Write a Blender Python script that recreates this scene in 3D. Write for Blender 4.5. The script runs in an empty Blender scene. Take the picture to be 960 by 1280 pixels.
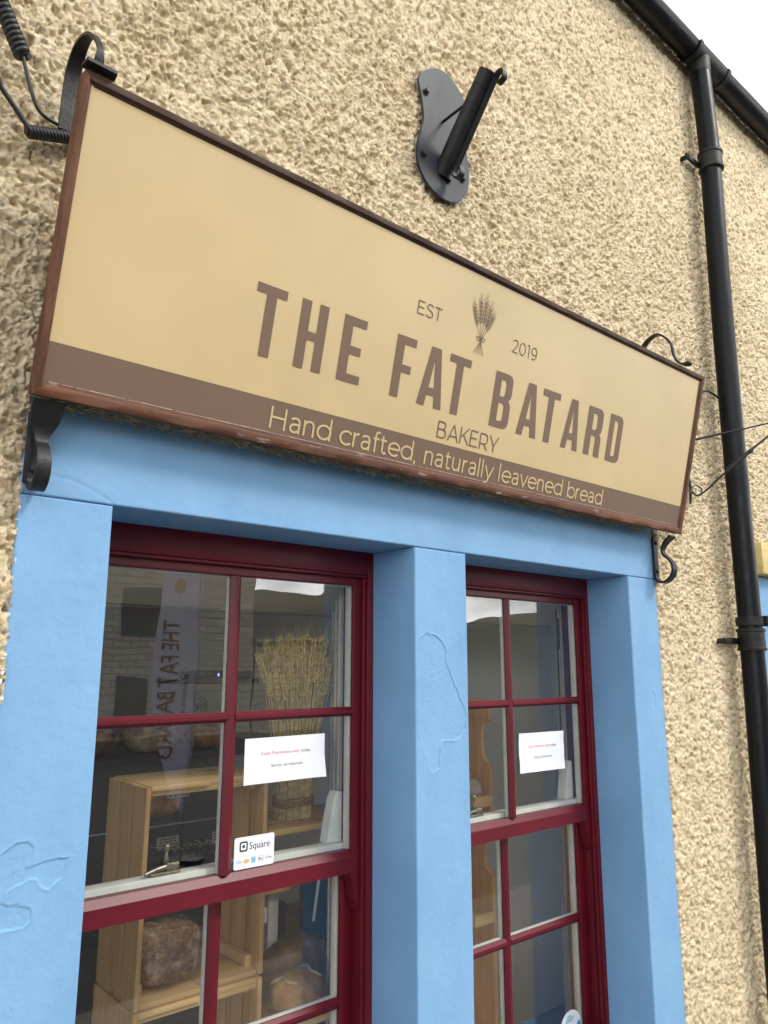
import bpy, bmesh, math, random
import numpy as np
from mathutils import Vector, Matrix

random.seed(7)
rng = np.random.default_rng(11)
S = bpy.context.scene
COL = S.collection
RAD = math.radians
GROUND = -0.35

# ------------------------------------------------------------------ materials
def new_mat(name):
    m = bpy.data.materials.new(name)
    m.use_nodes = True
    nt = m.node_tree
    return m, nt, nt.nodes['Principled BSDF'], nt.nodes['Material Output']

def N(nt, t, **kw):
    n = nt.nodes.new(t)
    for k, v in kw.items():
        setattr(n, k, v)
    return n

def coords(nt, scale=(1, 1, 1)):
    tc = N(nt, 'ShaderNodeTexCoord')
    mp = N(nt, 'ShaderNodeMapping')
    mp.inputs['Scale'].default_value = scale
    nt.links.new(tc.outputs['Object'], mp.inputs['Vector'])
    return mp.outputs['Vector']

def noise(nt, vec, scale, detail=3, rough=0.55):
    n = N(nt, 'ShaderNodeTexNoise')
    n.inputs['Scale'].default_value = scale
    n.inputs['Detail'].default_value = detail
    n.inputs['Roughness'].default_value = rough
    nt.links.new(vec, n.inputs['Vector'])
    return n.outputs['Fac']

def ramp(nt, fac, stops):
    r = N(nt, 'ShaderNodeValToRGB')
    e = r.color_ramp.elements
    while len(e) < len(stops):
        e.new(0.5)
    for el, (p, c) in zip(e, stops):
        el.position = p
        el.color = (c[0], c[1], c[2], 1)
    nt.links.new(fac, r.inputs['Fac'])
    return r.outputs['Color']

def bump(nt, b, h, strength, dist):
    n = N(nt, 'ShaderNodeBump')
    n.inputs['Strength'].default_value = strength
    n.inputs['Distance'].default_value = dist
    nt.links.new(h, n.inputs['Height'])
    nt.links.new(n.outputs['Normal'], b.inputs['Normal'])
    return n

def simple(name, c, rough=0.5, var=0.12, nscale=8, bscale=0, bdist=0.001, bstr=0.4, metal=0.0, stretch=(1, 1, 1), spec=0.5, coat=0.0):
    m, nt, b, o = new_mat(name)
    v = coords(nt, stretch)
    f = noise(nt, v, nscale, 4)
    lo = tuple(x * (1 - var) for x in c)
    hi = tuple(min(1, x * (1 + var)) for x in c)
    nt.links.new(ramp(nt, f, [(0.3, lo), (0.7, hi)]), b.inputs['Base Color'])
    b.inputs['Roughness'].default_value = rough
    b.inputs['Metallic'].default_value = metal
    b.inputs['Specular IOR Level'].default_value = spec
    b.inputs['Coat Weight'].default_value = coat
    if bscale:
        bump(nt, b, noise(nt, v, bscale, 4), bstr, bdist)
    return m

def wood(name, a, bcol, axis='x', rough=0.5, scale=14, wear=None, knots=True):
    m, nt, b, o = new_mat(name)
    st = {'x': (0.06, 1, 1), 'y': (1, 0.06, 1), 'z': (1, 1, 0.06)}[axis]
    v = coords(nt, st)
    big = noise(nt, v, scale, 3, 0.6)
    fine = noise(nt, v, scale * 7, 4, 0.65)
    mix = N(nt, 'ShaderNodeMath', operation='MULTIPLY_ADD')
    nt.links.new(fine, mix.inputs[0]); mix.inputs[1].default_value = 0.45
    nt.links.new(big, mix.inputs[2])
    col = ramp(nt, mix.outputs[0], [(0.5, a), (0.92, bcol)])
    if knots:
        vo = N(nt, 'ShaderNodeTexVoronoi')
        vo.inputs['Scale'].default_value = 5.0
        vv = coords(nt, {'x': (0.5, 1.6, 1.6), 'y': (1.6, 0.5, 1.6), 'z': (1.6, 1.6, 0.5)}[axis])
        nt.links.new(vv, vo.inputs['Vector'])
        k = ramp(nt, vo.outputs['Distance'], [(0.05, (1, 1, 1)), (0.10, (0, 0, 0))])
        mx = N(nt, 'ShaderNodeMix', data_type='RGBA')
        nt.links.new(k, mx.inputs['Factor']); nt.links.new(col, mx.inputs['A'])
        mx.inputs['B'].default_value = (a[0] * 0.4, a[1] * 0.33, a[2] * 0.3, 1)
        col = mx.outputs['Result']
    if wear:
        v2 = coords(nt, {'x': (0.25, 1, 1), 'y': (1, .25, 1), 'z': (1, 1, .25)}[axis])
        w = noise(nt, v2, 46, 6, 0.7)
        wr = ramp(nt, w, [(0.60, (0, 0, 0)), (0.70, (1, 1, 1))])
        mx = N(nt, 'ShaderNodeMix', data_type='RGBA')
        nt.links.new(wr, mx.inputs['Factor']); nt.links.new(col, mx.inputs['A'])
        mx.inputs['B'].default_value = (*wear, 1)
        col = mx.outputs['Result']
    nt.links.new(col, b.inputs['Base Color'])
    b.inputs['Roughness'].default_value = rough
    b.inputs['Specular IOR Level'].default_value = 0.3
    bump(nt, b, fine, 0.5, 0.0016)
    return m

M = {}
# rough-cast
m, nt, b, o = new_mat('rough_cast')
v = coords(nt)
f1 = noise(nt, v, 3.0, 4)
f2 = noise(nt, v, 60, 3)
c1 = ramp(nt, f1, [(0.3, (0.84, 0.71, 0.485)), (0.7, (0.95, 0.835, 0.61))])
mx = N(nt, 'ShaderNodeMix', data_type='RGBA', blend_type='MULTIPLY')
mx.inputs['Factor'].default_value = 1
nt.links.new(c1, mx.inputs['A'])
nt.links.new(ramp(nt, f2, [(0.3, (0.86, 0.81, 0.75)), (0.6, (1, 1, 1))]), mx.inputs['B'])
vo = N(nt, 'ShaderNodeTexVoronoi'); vo.inputs['Scale'].default_value = 62; nt.links.new(v, vo.inputs['Vector'])
sepc = N(nt, 'ShaderNodeSeparateColor'); nt.links.new(vo.outputs['Color'], sepc.inputs[0])
st_c = ramp(nt, sepc.outputs[0], [(0.0, (0.66, 0.58, 0.48)), (0.3, (0.95, 0.93, 0.895)), (1.0, (1.0, 1.0, 1.0))])
m2 = N(nt, 'ShaderNodeMix', data_type='RGBA', blend_type='MULTIPLY'); m2.inputs['Factor'].default_value = 0.9
nt.links.new(mx.outputs['Result'], m2.inputs['A']); nt.links.new(st_c, m2.inputs['B'])
# rust run below the flagpole plate
sb_ = N(nt, 'ShaderNodeVectorMath', operation='SUBTRACT'); nt.links.new(v, sb_.inputs[0]); sb_.inputs[1].default_value = (0.065, 0, 3.625)
sc_ = N(nt, 'ShaderNodeVectorMath', operation='MULTIPLY'); nt.links.new(sb_.outputs[0], sc_.inputs[0]); sc_.inputs[1].default_value = (17, 0, 9)
ln_ = N(nt, 'ShaderNodeVectorMath', operation='LENGTH'); nt.links.new(sc_.outputs[0], ln_.inputs[0])
ad_ = N(nt, 'ShaderNodeMath', operation='MULTIPLY_ADD'); nt.links.new(noise(nt, v, 45, 4), ad_.inputs[0]); ad_.inputs[1].default_value = 1.6; nt.links.new(ln_.outputs['Value'], ad_.inputs[2])
rs_ = ramp(nt, ad_.outputs[0], [(0.95, (0.55, 0.55, 0.55)), (1.0, (0, 0, 0))])
rs_n = rs_.node; rs_n.color_ramp.elements[0].position = 0.72; rs_n.color_ramp.elements[1].position = 1.0
m3_ = N(nt, 'ShaderNodeMix', data_type='RGBA'); nt.links.new(rs_, m3_.inputs['Factor']); nt.links.new(m2.outputs['Result'], m3_.inputs['A']); m3_.inputs['B'].default_value = (0.42, 0.20, 0.07, 1)
nt.links.new(m3_.outputs['Result'], b.inputs['Base Color'])
b.inputs['Roughness'].default_value = 0.85
b.inputs['Specular IOR Level'].default_value = 0.25
bump(nt, b, noise(nt, v, 150, 5, 0.75), 1.0, 0.007)
M['harl'] = m

m, nt, b, o = new_mat('blue_masonry_paint')
v = coords(nt)
fa = noise(nt, v, 3.2, 5, 0.65); fb_ = noise(nt, coords(nt, (1, 1, 0.3)), 7, 5, 0.65)
ba = ramp(nt, fa, [(0.30, (0.184, 0.362, 0.590)), (0.55, (0.206, 0.394, 0.626)), (0.75, (0.232, 0.422, 0.650))])
bs = ramp(nt, fb_, [(0.3, (0.92, 0.94, 0.955)), (0.6, (1, 1, 1))])
sp_ = ramp(nt, noise(nt, v, 150, 2, 0.5), [(0.22, (0.72, 0.76, 0.80)), (0.28, (1, 1, 1))])
m1 = N(nt, 'ShaderNodeMix', data_type='RGBA', blend_type='MULTIPLY'); m1.inputs['Factor'].default_value = 1
nt.links.new(ba, m1.inputs['A']); nt.links.new(bs, m1.inputs['B'])
m2 = N(nt, 'ShaderNodeMix', data_type='RGBA', blend_type='MULTIPLY'); m2.inputs['Factor'].default_value = 1
nt.links.new(m1.outputs['Result'], m2.inputs['A']); nt.links.new(sp_, m2.inputs['B'])
nt.links.new(m2.outputs['Result'], b.inputs['Base Color'])
b.inputs['Roughness'].default_value = 0.66; b.inputs['Specular IOR Level'].default_value = 0.28
hm = N(nt, 'ShaderNodeMath', operation='ADD'); nt.links.new(noise(nt, v, 130, 5, 0.7), hm.inputs[0]); nt.links.new(noise(nt, coords(nt, (0.6, 1, 1)), 38, 4, 0.6), hm.inputs[1])
bump(nt, b, hm.outputs[0], 0.6, 0.0013)
M['blue'] = m
M['red'] = simple('red_gloss_paint', (0.118, 0.0045, 0.013), 0.40, 0.12, 9, 120, 0.0008, 0.25, spec=0.4)
M['white'] = simple('white_gloss_paint', (0.78, 0.77, 0.72), 0.4, 0.08, 14, 90, 0.0006, 0.3)
M['cream'] = simple('cream_panel_paint', (0.72, 0.68, 0.57), 0.5, 0.10, 6, 40, 0.0006, 0.3)
M['iron'] = simple('black_wrought_iron', (0.012, 0.0125, 0.014), 0.46, 0.5, 26, 110, 0.0018, 0.6, spec=0.35)
M['steel'] = simple('painted_steel_plate', (0.027, 0.033, 0.042), 0.52, 0.5, 9, 60, 0.0012, 0.6, stretch=(1, 1, 0.35), spec=0.3)
M['pipe'] = simple('black_plastic_pipe', (0.0055, 0.007, 0.010), 0.30, 0.35, 5, 30, 0.0006, 0.2, stretch=(1, 1, 0.3), spec=0.2)
pn = M['pipe'].node_tree; pb_ = pn.nodes['Principled BSDF']
pr_ = ramp(pn, noise(pn, coords(pn, (1, 1, 0.4)), 22, 6, 0.7), [(0.60, (0.0055, 0.007, 0.010)), (0.78, (0.035, 0.034, 0.032))])
pn.links.new(pr_, pb_.inputs['Base Color'])
pr2 = ramp(pn, noise(pn, coords(pn), 9, 5, 0.7), [(0.35, (0.26, 0.26, 0.26)), (0.7, (0.48, 0.48, 0.48))])
pn.links.new(pr2, pb_.inputs['Roughness'])
M['pipe_worn'] = simple('weathered_black_pipe', (0.018, 0.018, 0.018), 0.5, 0.8, 14, 80, 0.0008, 0.5, spec=0.3)
M['cable'] = simple('black_cable', (0.012, 0.012, 0.013), 0.45, 0.3, 40)
M['mahogany'] = wood('mahogany_frame', (0.020, 0.007, 0.004), (0.075, 0.028, 0.014), 'x', 0.62, 30, wear=None, knots=False)
M['mahogany_v'] = wood('mahogany_frame_upright', (0.045, 0.017, 0.009), (0.17, 0.072, 0.038), 'z', 0.58, 30, wear=None, knots=False)
M['mahogany_worn'] = wood('mahogany_frame_flaking', (0.040, 0.014, 0.007), (0.165, 0.066, 0.032), 'x', 0.62, 30, wear=(0.33, 0.24, 0.2), knots=False)
M['sign_tan'] = simple('tan_sign_vinyl', (0.580, 0.443, 0.230), 0.38, 0.07, 2.2, 5, 0.004, 0.12)
M['sign_brown'] = simple('brown_sign_vinyl', (0.180, 0.118, 0.083), 0.45, 0.05, 3, 5, 0.004, 0.10, spec=0.22)
M['pine'] = wood('pine_board', (0.50, 0.255, 0.080), (0.86, 0.56, 0.245), 'z', 0.55, 9)
M['pine_x'] = wood('pine_board_flat', (0.54, 0.295, 0.10), (0.88, 0.60, 0.27), 'x', 0.55, 9)
M['pine_y'] = wood('pine_board_deep', (0.48, 0.27, 0.11), (0.82, 0.56, 0.28), 'y', 0.55, 9)
M['oak'] = wood('honey_oak', (0.50, 0.22, 0.065), (0.78, 0.43, 0.16), 'z', 0.45, 12, knots=False)
M['timber'] = wood('yellow_timber', (0.55, 0.42, 0.16), (0.76, 0.63, 0.30), 'x', 0.6, 10, knots=False)
M['dark_wood'] = wood('dark_wood', (0.05, 0.022, 0.012), (0.12, 0.06, 0.035), 'z', 0.5, 10, knots=False)
M['paper'] = simple('white_paper', (0.80, 0.82, 0.88), 0.7, 0.02, 6)
M['worn_lip_glint'] = simple('worn_lip_highlight', (0.50, 0.44, 0.38), 0.4, 0.3, 60)
M['ink'] = simple('black_ink', (0.03, 0.03, 0.035), 0.7, 0.02)
M['ink_red'] = simple('red_ink', (0.62, 0.05, 0.08), 0.7, 0.02)
M['ink_blue'] = simple('blue_ink', (0.03, 0.10, 0.45), 0.6, 0.02)
M['ink_cyan'] = simple('cyan_ink', (0.02, 0.42, 0.72), 0.6, 0.02)
M['ink_orange'] = simple('orange_ink', (0.80, 0.42, 0.16), 0.6, 0.02)
M['ink_teal'] = simple('teal_ink', (0.02, 0.33, 0.42), 0.6, 0.02)
M['tag'] = simple('price_card', (0.72, 0.72, 0.68), 0.6, 0.03)
M['rye'] = simple('dark_rye_crust', (0.27, 0.175, 0.11), 0.85, 0.75, 30, 60, 0.006, 0.8)
m, nt, b, o = new_mat('cracked_rye_crust')
v = coords(nt)
wv = N(nt, 'ShaderNodeVectorMath', operation='MULTIPLY_ADD'); nz_ = N(nt, 'ShaderNodeTexNoise'); nz_.inputs['Scale'].default_value = 30
nt.links.new(v, nz_.inputs['Vector']); nt.links.new(nz_.outputs['Color'], wv.inputs[0]); wv.inputs[1].default_value = (0.06, 0.06, 0.06); nt.links.new(v, wv.inputs[2])
ve = N(nt, 'ShaderNodeTexVoronoi', feature='DISTANCE_TO_EDGE'); ve.inputs['Scale'].default_value = 15; nt.links.new(wv.outputs[0], ve.inputs['Vector'])
ck = ramp(nt, ve.outputs['Distance'], [(0.01, (0.62, 0.52, 0.44)), (0.06, (1, 1, 1))])
fl_ = ramp(nt, noise(nt, v, 24, 5, 0.7), [(0.44, (0.27, 0.140, 0.062)), (0.52, (0.34, 0.20, 0.10)), (0.68, (0.66, 0.52, 0.37))])
mm = N(nt, 'ShaderNodeMix', data_type='RGBA', blend_type='MULTIPLY'); mm.inputs['Factor'].default_value = 1
nt.links.new(ck, mm.inputs['A']); nt.links.new(fl_, mm.inputs['B']); nt.links.new(mm.outputs['Result'], b.inputs['Base Color'])
b.inputs['Roughness'].default_value = 0.85
bump(nt, b, noise(nt, v, 60, 4), 0.8, 0.008)
M['rye'] = m
M['crust'] = simple('golden_crust', (0.60, 0.32, 0.13), 0.6, 0.5, 12, 50, 0.004, 0.5)
M['crust_dark'] = simple('brown_crust', (0.30, 0.15, 0.065), 0.65, 0.5, 14, 50, 0.004, 0.5)
M['floured'] = simple('floured_crust', (0.58, 0.46, 0.34), 0.8, 0.35, 22, 60, 0.004, 0.7)
M['choc'] = simple('dark_chocolate', (0.05, 0.025, 0.018), 0.35, 0.5, 60)
M['straw'] = simple('wheat_straw', (0.82, 0.64, 0.33), 0.6, 0.4, 60)
M['ear'] = simple('wheat_ear', (0.80, 0.58, 0.27), 0.65, 0.4, 80)
M['twine'] = simple('jute_twine', (0.30, 0.19, 0.09), 0.8, 0.3, 120)
M['debris'] = simple('dry_grass_debris', (0.36, 0.30, 0.19), 0.9, 0.6, 70)
M['room'] = simple('grey_room_paint', (0.27, 0.255, 0.22), 0.8, 0.10, 2)
M['room_pale'] = simple('pale_partition_paint', (0.86, 0.85, 0.82), 0.8, 0.05, 2)
M['ceiling'] = simple('ceiling_paint', (0.74, 0.73, 0.68), 0.8, 0.06, 2)
M['floor'] = wood('shop_floor', (0.05, 0.035, 0.025), (0.12, 0.085, 0.06), 'y', 0.5, 6, knots=False)
M['counter'] = simple('dark_counter', (0.035, 0.036, 0.040), 0.35, 0.2, 6)
M['navy'] = simple('navy_board', (0.006, 0.010, 0.034), 0.6, 0.1, 5)
M['mint'] = simple('mint_card', (0.48, 0.60, 0.55), 0.5, 0.05, 5)
M['brass'] = simple('tarnished_brass', (0.30, 0.27, 0.20), 0.35, 0.4, 60, metal=0.8)
M['dark_edge'] = simple('dark_gap_paint', (0.03, 0.028, 0.022), 0.8, 0.3, 30)
M['flag'] = simple('lilac_flag_cloth', (0.60, 0.63, 0.88), 0.8, 0.05, 3)
M['flag_ink'] = simple('flag_brown_print', (0.22, 0.07, 0.05), 0.8, 0.05)
M['flag_gold'] = simple('flag_gold_print', (0.50, 0.36, 0.15), 0.8, 0.05)
M['slate'] = simple('roof_slate', (0.075, 0.075, 0.078), 0.6, 0.4, 6)
M['tarmac'] = simple('tarmac', (0.05, 0.05, 0.052), 0.85, 0.25, 30, 200, 0.003, 0.6)
M['paving'] = simple('concrete_paving', (0.19, 0.18, 0.165), 0.85, 0.2, 6, 90, 0.002, 0.5)
M['hill'] = simple('hill_heather_and_grass', (0.060, 0.068, 0.045), 0.95, 0.5, 0.02)
M['aluminium'] = simple('flag_pole_metal', (0.5, 0.5, 0.52), 0.35, 0.1, 20, metal=0.8)
M['pale_stone'] = simple('pale_stone_trim', (0.42, 0.40, 0.36), 0.8, 0.15, 5)
M['window_blue'] = simple('dark_blue_window_paint', (0.018, 0.05, 0.10), 0.4, 0.1, 8)

def brick_like(name, ca, cb, mortar, sc, rowh, w, rough=0.85, bd=0.02):
    m, nt, b, o = new_mat(name)
    tc = N(nt, 'ShaderNodeTexCoord')
    sep = N(nt, 'ShaderNodeSeparateXYZ'); cmb = N(nt, 'ShaderNodeCombineXYZ')
    nt.links.new(tc.outputs['Object'], sep.inputs[0])
    ad = N(nt, 'ShaderNodeMath', operation='ADD')
    nt.links.new(sep.outputs['X'], ad.inputs[0]); nt.links.new(sep.outputs['Y'], ad.inputs[1])
    nt.links.new(ad.outputs[0], cmb.inputs['X']); nt.links.new(sep.outputs['Z'], cmb.inputs['Y'])
    br = N(nt, 'ShaderNodeTexBrick')
    br.inputs['Scale'].default_value = sc
    br.inputs['Row Height'].default_value = rowh
    br.inputs['Brick Width'].default_value = w
    br.inputs['Mortar Size'].default_value = 0.02
    br.inputs['Color1'].default_value = (*ca, 1); br.inputs['Color2'].default_value = (*cb, 1)
    br.inputs['Mortar'].default_value = (*mortar, 1)
    nt.links.new(cmb.outputs[0], br.inputs['Vector'])
    nt.links.new(br.outputs['Color'], b.inputs['Base Color'])
    b.inputs['Roughness'].default_value = rough
    inv = N(nt, 'ShaderNodeMath', operation='SUBTRACT'); inv.inputs[0].default_value = 1
    nt.links.new(br.outputs['Fac'], inv.inputs[1])
    bump(nt, b, inv.outputs[0], 0.8, bd)
    return m
M['stone_wall'] = brick_like('grey_stone_courses', (0.50, 0.46, 0.39), (0.66, 0.61, 0.52), (0.30, 0.28, 0.25), 1, 0.19, 0.55)
M['slate_roof'] = brick_like('slate_courses', (0.07, 0.07, 0.072), (0.11, 0.105, 0.10), (0.02, 0.02, 0.02), 1, 0.25, 0.35)

def glass_mat(name, wav=0.00055, tint=(0.97, 0.98, 0.975), f0=0.092):
    m = bpy.data.materials.new(name); m.use_nodes = True
    nt = m.node_tree; nt.nodes.clear()
    o = N(nt, 'ShaderNodeOutputMaterial')
    tr = N(nt, 'ShaderNodeBsdfTransparent'); tr.inputs['Color'].default_value = (*tint, 1)
    gl = N(nt, 'ShaderNodeBsdfGlossy'); gl.inputs['Roughness'].default_value = 0.0
    g = N(nt, 'ShaderNodeNewGeometry')
    d = N(nt, 'ShaderNodeVectorMath', operation='DOT_PRODUCT')
    nt.links.new(g.outputs['Incoming'], d.inputs[0]); nt.links.new(g.outputs['Normal'], d.inputs[1])
    ab = N(nt, 'ShaderNodeMath', operation='ABSOLUTE'); nt.links.new(d.outputs['Value'], ab.inputs[0])
    om = N(nt, 'ShaderNodeMath', operation='SUBTRACT'); om.inputs[0].default_value = 1; nt.links.new(ab.outputs[0], om.inputs[1])
    pw = N(nt, 'ShaderNodeMath', operation='POWER'); nt.links.new(om.outputs[0], pw.inputs[0]); pw.inputs[1].default_value = 5
    ma = N(nt, 'ShaderNodeMath', operation='MULTIPLY_ADD'); nt.links.new(pw.outputs[0], ma.inputs[0])
    ma.inputs[1].default_value = 1 - f0; ma.inputs[2].default_value = f0
    mix = N(nt, 'ShaderNodeMixShader')
    nt.links.new(ma.outputs[0], mix.inputs['Fac'])
    nt.links.new(tr.outputs[0], mix.inputs[1]); nt.links.new(gl.outputs[0], mix.inputs[2])
    v = coords(nt)
    bn = N(nt, 'ShaderNodeBump'); bn.inputs['Strength'].default_value = 1; bn.inputs['Distance'].default_value = wav
    nt.links.new(noise(nt, v, 5, 1), bn.inputs['Height'])
    nt.links.new(bn.outputs['Normal'], gl.inputs['Normal'])
    nt.links.new(mix.outputs[0], o.inputs['Surface'])
    return m
M['glass'] = glass_mat('old_window_glass')

def bag_mat():
    m = bpy.data.materials.new('clear_plastic_bag'); m.use_nodes = True
    nt = m.node_tree; nt.nodes.clear()
    o = N(nt, 'ShaderNodeOutputMaterial')
    tr = N(nt, 'ShaderNodeBsdfTransparent'); gl = N(nt, 'ShaderNodeBsdfGlossy')
    gl.inputs['Roughness'].default_value = 0.03
    mix = N(nt, 'ShaderNodeMixShader'); mix.inputs['Fac'].default_value = 0.10
    bn = N(nt, 'ShaderNodeBump'); bn.inputs['Strength'].default_value = 1; bn.inputs['Distance'].default_value = 0.015
    nt.links.new(noise(nt, coords(nt), 34, 5, 0.6), bn.inputs['Height'])
    nt.links.new(bn.outputs['Normal'], gl.inputs['Normal'])
    nt.links.new(tr.outputs[0], mix.inputs[1]); nt.links.new(gl.outputs[0], mix.inputs[2])
    nt.links.new(mix.outputs[0], o.inputs['Surface'])
    return m
M['bag'] = bag_mat()

# ------------------------------------------------------------------ mesh helpers
class MB:
    def __init__(self):
        self.v = []; self.f = []
    def add(self, vs, fs):
        n = len(self.v)
        self.v.extend([tuple(map(float, q)) for q in vs]); self.f.extend([tuple(i + n for i in f) for f in fs])
        return self
    def box(self, x0, x1, y0, y1, z0, z1, bev=0.0015, seg=2):
        bm = bmesh.new()
        bmesh.ops.create_cube(bm, size=1)
        for q in bm.verts:
            q.co = Vector(((x0 + x1) / 2 + q.co.x * (x1 - x0), (y0 + y1) / 2 + q.co.y * (y1 - y0), (z0 + z1) / 2 + q.co.z * (z1 - z0)))
        if bev:
            bev = min(bev, 0.45 * min(abs(x1 - x0), abs(y1 - y0), abs(z1 - z0)))
            bmesh.ops.bevel(bm, geom=bm.edges[:], offset=bev, segments=seg, profile=0.5, affect='EDGES')
        return self.frombm(bm)
    def frombm(self, bm, mat=None):
        bm.verts.index_update()
        vs = [(mat @ q.co if mat else q.co)[:] for q in bm.verts]
        fs = [[q.index for q in f.verts] for f in bm.faces]
        bm.free()
        return self.add(vs, fs)
    def tube(self, pts, r, n=12, cap=True):
        pts = [Vector(q) for q in pts]
        rs = r if isinstance(r, (list, tuple)) else [r] * len(pts)
        t0 = (pts[1] - pts[0]).normalized()
        up = Vector((0, 0, 1)) if abs(t0.z) < 0.9 else Vector((1, 0, 0))
        a = t0.cross(up).normalized()
        vs = []; fs = []
        for i, q in enumerate(pts):
            t = (pts[min(i + 1, len(pts) - 1)] - pts[max(i - 1, 0)]).normalized()
            a = (a - t * a.dot(t)).normalized(); b = t.cross(a)
            for k in range(n):
                an = 2 * math.pi * k / n
                vs.append(q + (a * math.cos(an) + b * math.sin(an)) * rs[i])
        for i in range(len(pts) - 1):
            for k in range(n):
                fs.append((i * n + k, i * n + (k + 1) % n, (i + 1) * n + (k + 1) % n, (i + 1) * n + k))
        if cap:
            fs.append(tuple(range(n - 1, -1, -1))); fs.append(tuple((len(pts) - 1) * n + k for k in range(n)))
        return self.add(vs, fs)
    def strap(self, prof, ws, th, xc, side=(1, 0, 0)):
        """flat bar following a profile of (y, z), width along x"""
        pts = [Vector((0, q[0], q[1])) for q in prof]
        w = ws if isinstance(ws, (list, tuple)) else [ws] * len(pts)
        vs = []; fs = []
        for i, q in enumerate(pts):
            t = (pts[min(i + 1, len(pts) - 1)] - pts[max(i - 1, 0)]).normalized()
            nn = t.cross(Vector((1, 0, 0))).normalized()
            for sx, sn in ((-1, -1), (1, -1), (1, 1), (-1, 1)):
                vs.append(Vector((xc + sx * w[i] / 2, 0, 0)) + q + nn * sn * th / 2)
        for i in range(len(pts) - 1):
            for k in range(4):
                fs.append((i * 4 + k, i * 4 + (k + 1) % 4, (i + 1) * 4 + (k + 1) % 4, (i + 1) * 4 + k))
        L = (len(pts) - 1) * 4
        fs.append((3, 2, 1, 0)); fs.append((L, L + 1, L + 2, L + 3))
        return self.add(vs, fs)
    def prism(self, outline, y0, y1, bev=0.0, frame=None):
        """polygon in (x, z) extruded along y; frame maps (x,y,z)"""
        bm = bmesh.new()
        vs = [bm.verts.new((q[0], y0, q[1])) for q in outline]
        f = bm.faces.new(vs)
        r = bmesh.ops.extrude_face_region(bm, geom=[f])
        nv = [g for g in r['geom'] if isinstance(g, bmesh.types.BMVert)]
        for q in nv:
            q.co.y = y1
        bmesh.ops.recalc_face_normals(bm, faces=bm.faces[:])
        if bev:
            bmesh.ops.bevel(bm, geom=[e for e in bm.edges if abs(e.verts[0].co.y - e.verts[1].co.y) < 1e-6], offset=bev, segments=2, affect='EDGES')
        bmesh.ops.triangulate(bm, faces=[f for f in bm.faces if len(f.verts) > 4])
        return self.frombm(bm, frame)
    def lathe(self, prof, c, axis='z', n=24):
        vs = []; fs = []
        for r, h in prof:
            for k in range(n):
                a = 2 * math.pi * k / n
                p = {'z': (r * math.cos(a), r * math.sin(a), h), 'y': (r * math.cos(a), h, r * math.sin(a)), 'x': (h, r * math.cos(a), r * math.sin(a))}[axis]
                vs.append((c[0] + p[0], c[1] + p[1], c[2] + p[2]))
        for i in range(len(prof) - 1):
            for k in range(n):
                fs.append((i * n + k, i * n + (k + 1) % n, (i + 1) * n + (k + 1) % n, (i + 1) * n + k))
        fs.append(tuple(range(n))); fs.append(tuple((len(prof) - 1) * n + k for k in range(n)))
        return self.add(vs, fs)
    def blob(self, c, r, sub=3, nz=0.0, ns=8.0, power=2.0, rot=0.0, flat=None):
        bm = bmesh.new()
        bmesh.ops.create_icosphere(bm, subdivisions=sub, radius=1)
        from mathutils import noise as mn
        for q in bm.verts:
            d = q.co.normalized()
            s = (abs(d.x) ** power + abs(d.y) ** power + abs(d.z) ** power) ** (-1 / power)
            k = 1 + nz * mn.fractal(Vector((d.x * r[0], d.y * r[1], d.z * r[2])) * ns + Vector(c) * 3, 1.0, 2.0, 3)
            p = Vector((d.x * r[0] * s * k, d.y * r[1] * s * k, d.z * r[2] * s * k))
            if flat is not None and p.z < -flat:
                p.z = -flat
            ca, sa = math.cos(rot), math.sin(rot)
            q.co = Vector((c[0] + p.x * ca - p.y * sa, c[1] + p.x * sa + p.y * ca, c[2] + p.z))
        return self.frombm(bm)

ORG = {}
def link(name, mb, mat, parent=None, org=None, smooth=None):
    me = bpy.data.meshes.new(name)
    O = Vector(org) if org is not None else (ORG[parent.name] if parent else Vector((0, 0, 0)))
    me.from_pydata([tuple(Vector(q) - O) for q in mb.v], [], mb.f)
    me.validate(); me.update()
    if smooth is not None:
        me.polygons.foreach_set('use_smooth', [True] * len(me.polygons))
        if smooth < 180:
            me.set_sharp_from_angle(angle=RAD(smooth))
    o = bpy.data.objects.new(name, me)
    me.materials.append(M[mat] if isinstance(mat, str) else mat)
    COL.objects.link(o)
    if parent:
        o.parent = parent
    else:
        o.location = O
    ORG[o.name] = O
    return o

def tag(o, label=None, cat=None, group=None, kind=None):
    if label: o['label'] = label
    if cat: o['category'] = cat
    if group: o['group'] = group
    if kind: o['kind'] = kind
    return o

def thing(name, loc, label, cat, group=None):
    o = bpy.data.objects.new(name, None)
    o.empty_display_size = 0.1
    COL.objects.link(o); o.location = loc
    ORG[o.name] = Vector(loc)
    return tag(o, label, cat, group)

def catmull(P, n=6):
    P = [Vector(q) for q in P]; out = []
    for i in range(len(P) - 1):
        p0, p1, p2, p3 = P[max(i - 1, 0)], P[i], P[i + 1], P[min(i + 2, len(P) - 1)]
        for k in range(n):
            t = k / n
            out.append(0.5 * ((2 * p1) + (p2 - p0) * t + (2 * p0 - 5 * p1 + 4 * p2 - p3) * t * t + (3 * p1 - p0 - 3 * p2 + p3) * t ** 3))
    out.append(P[-1])
    return out

def interp(vals, n):
    out = []
    for i in range(len(vals) - 1):
        out += [vals[i] + (vals[i + 1] - vals[i]) * k / n for k in range(n)]
    return out + [vals[-1]]

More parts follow.
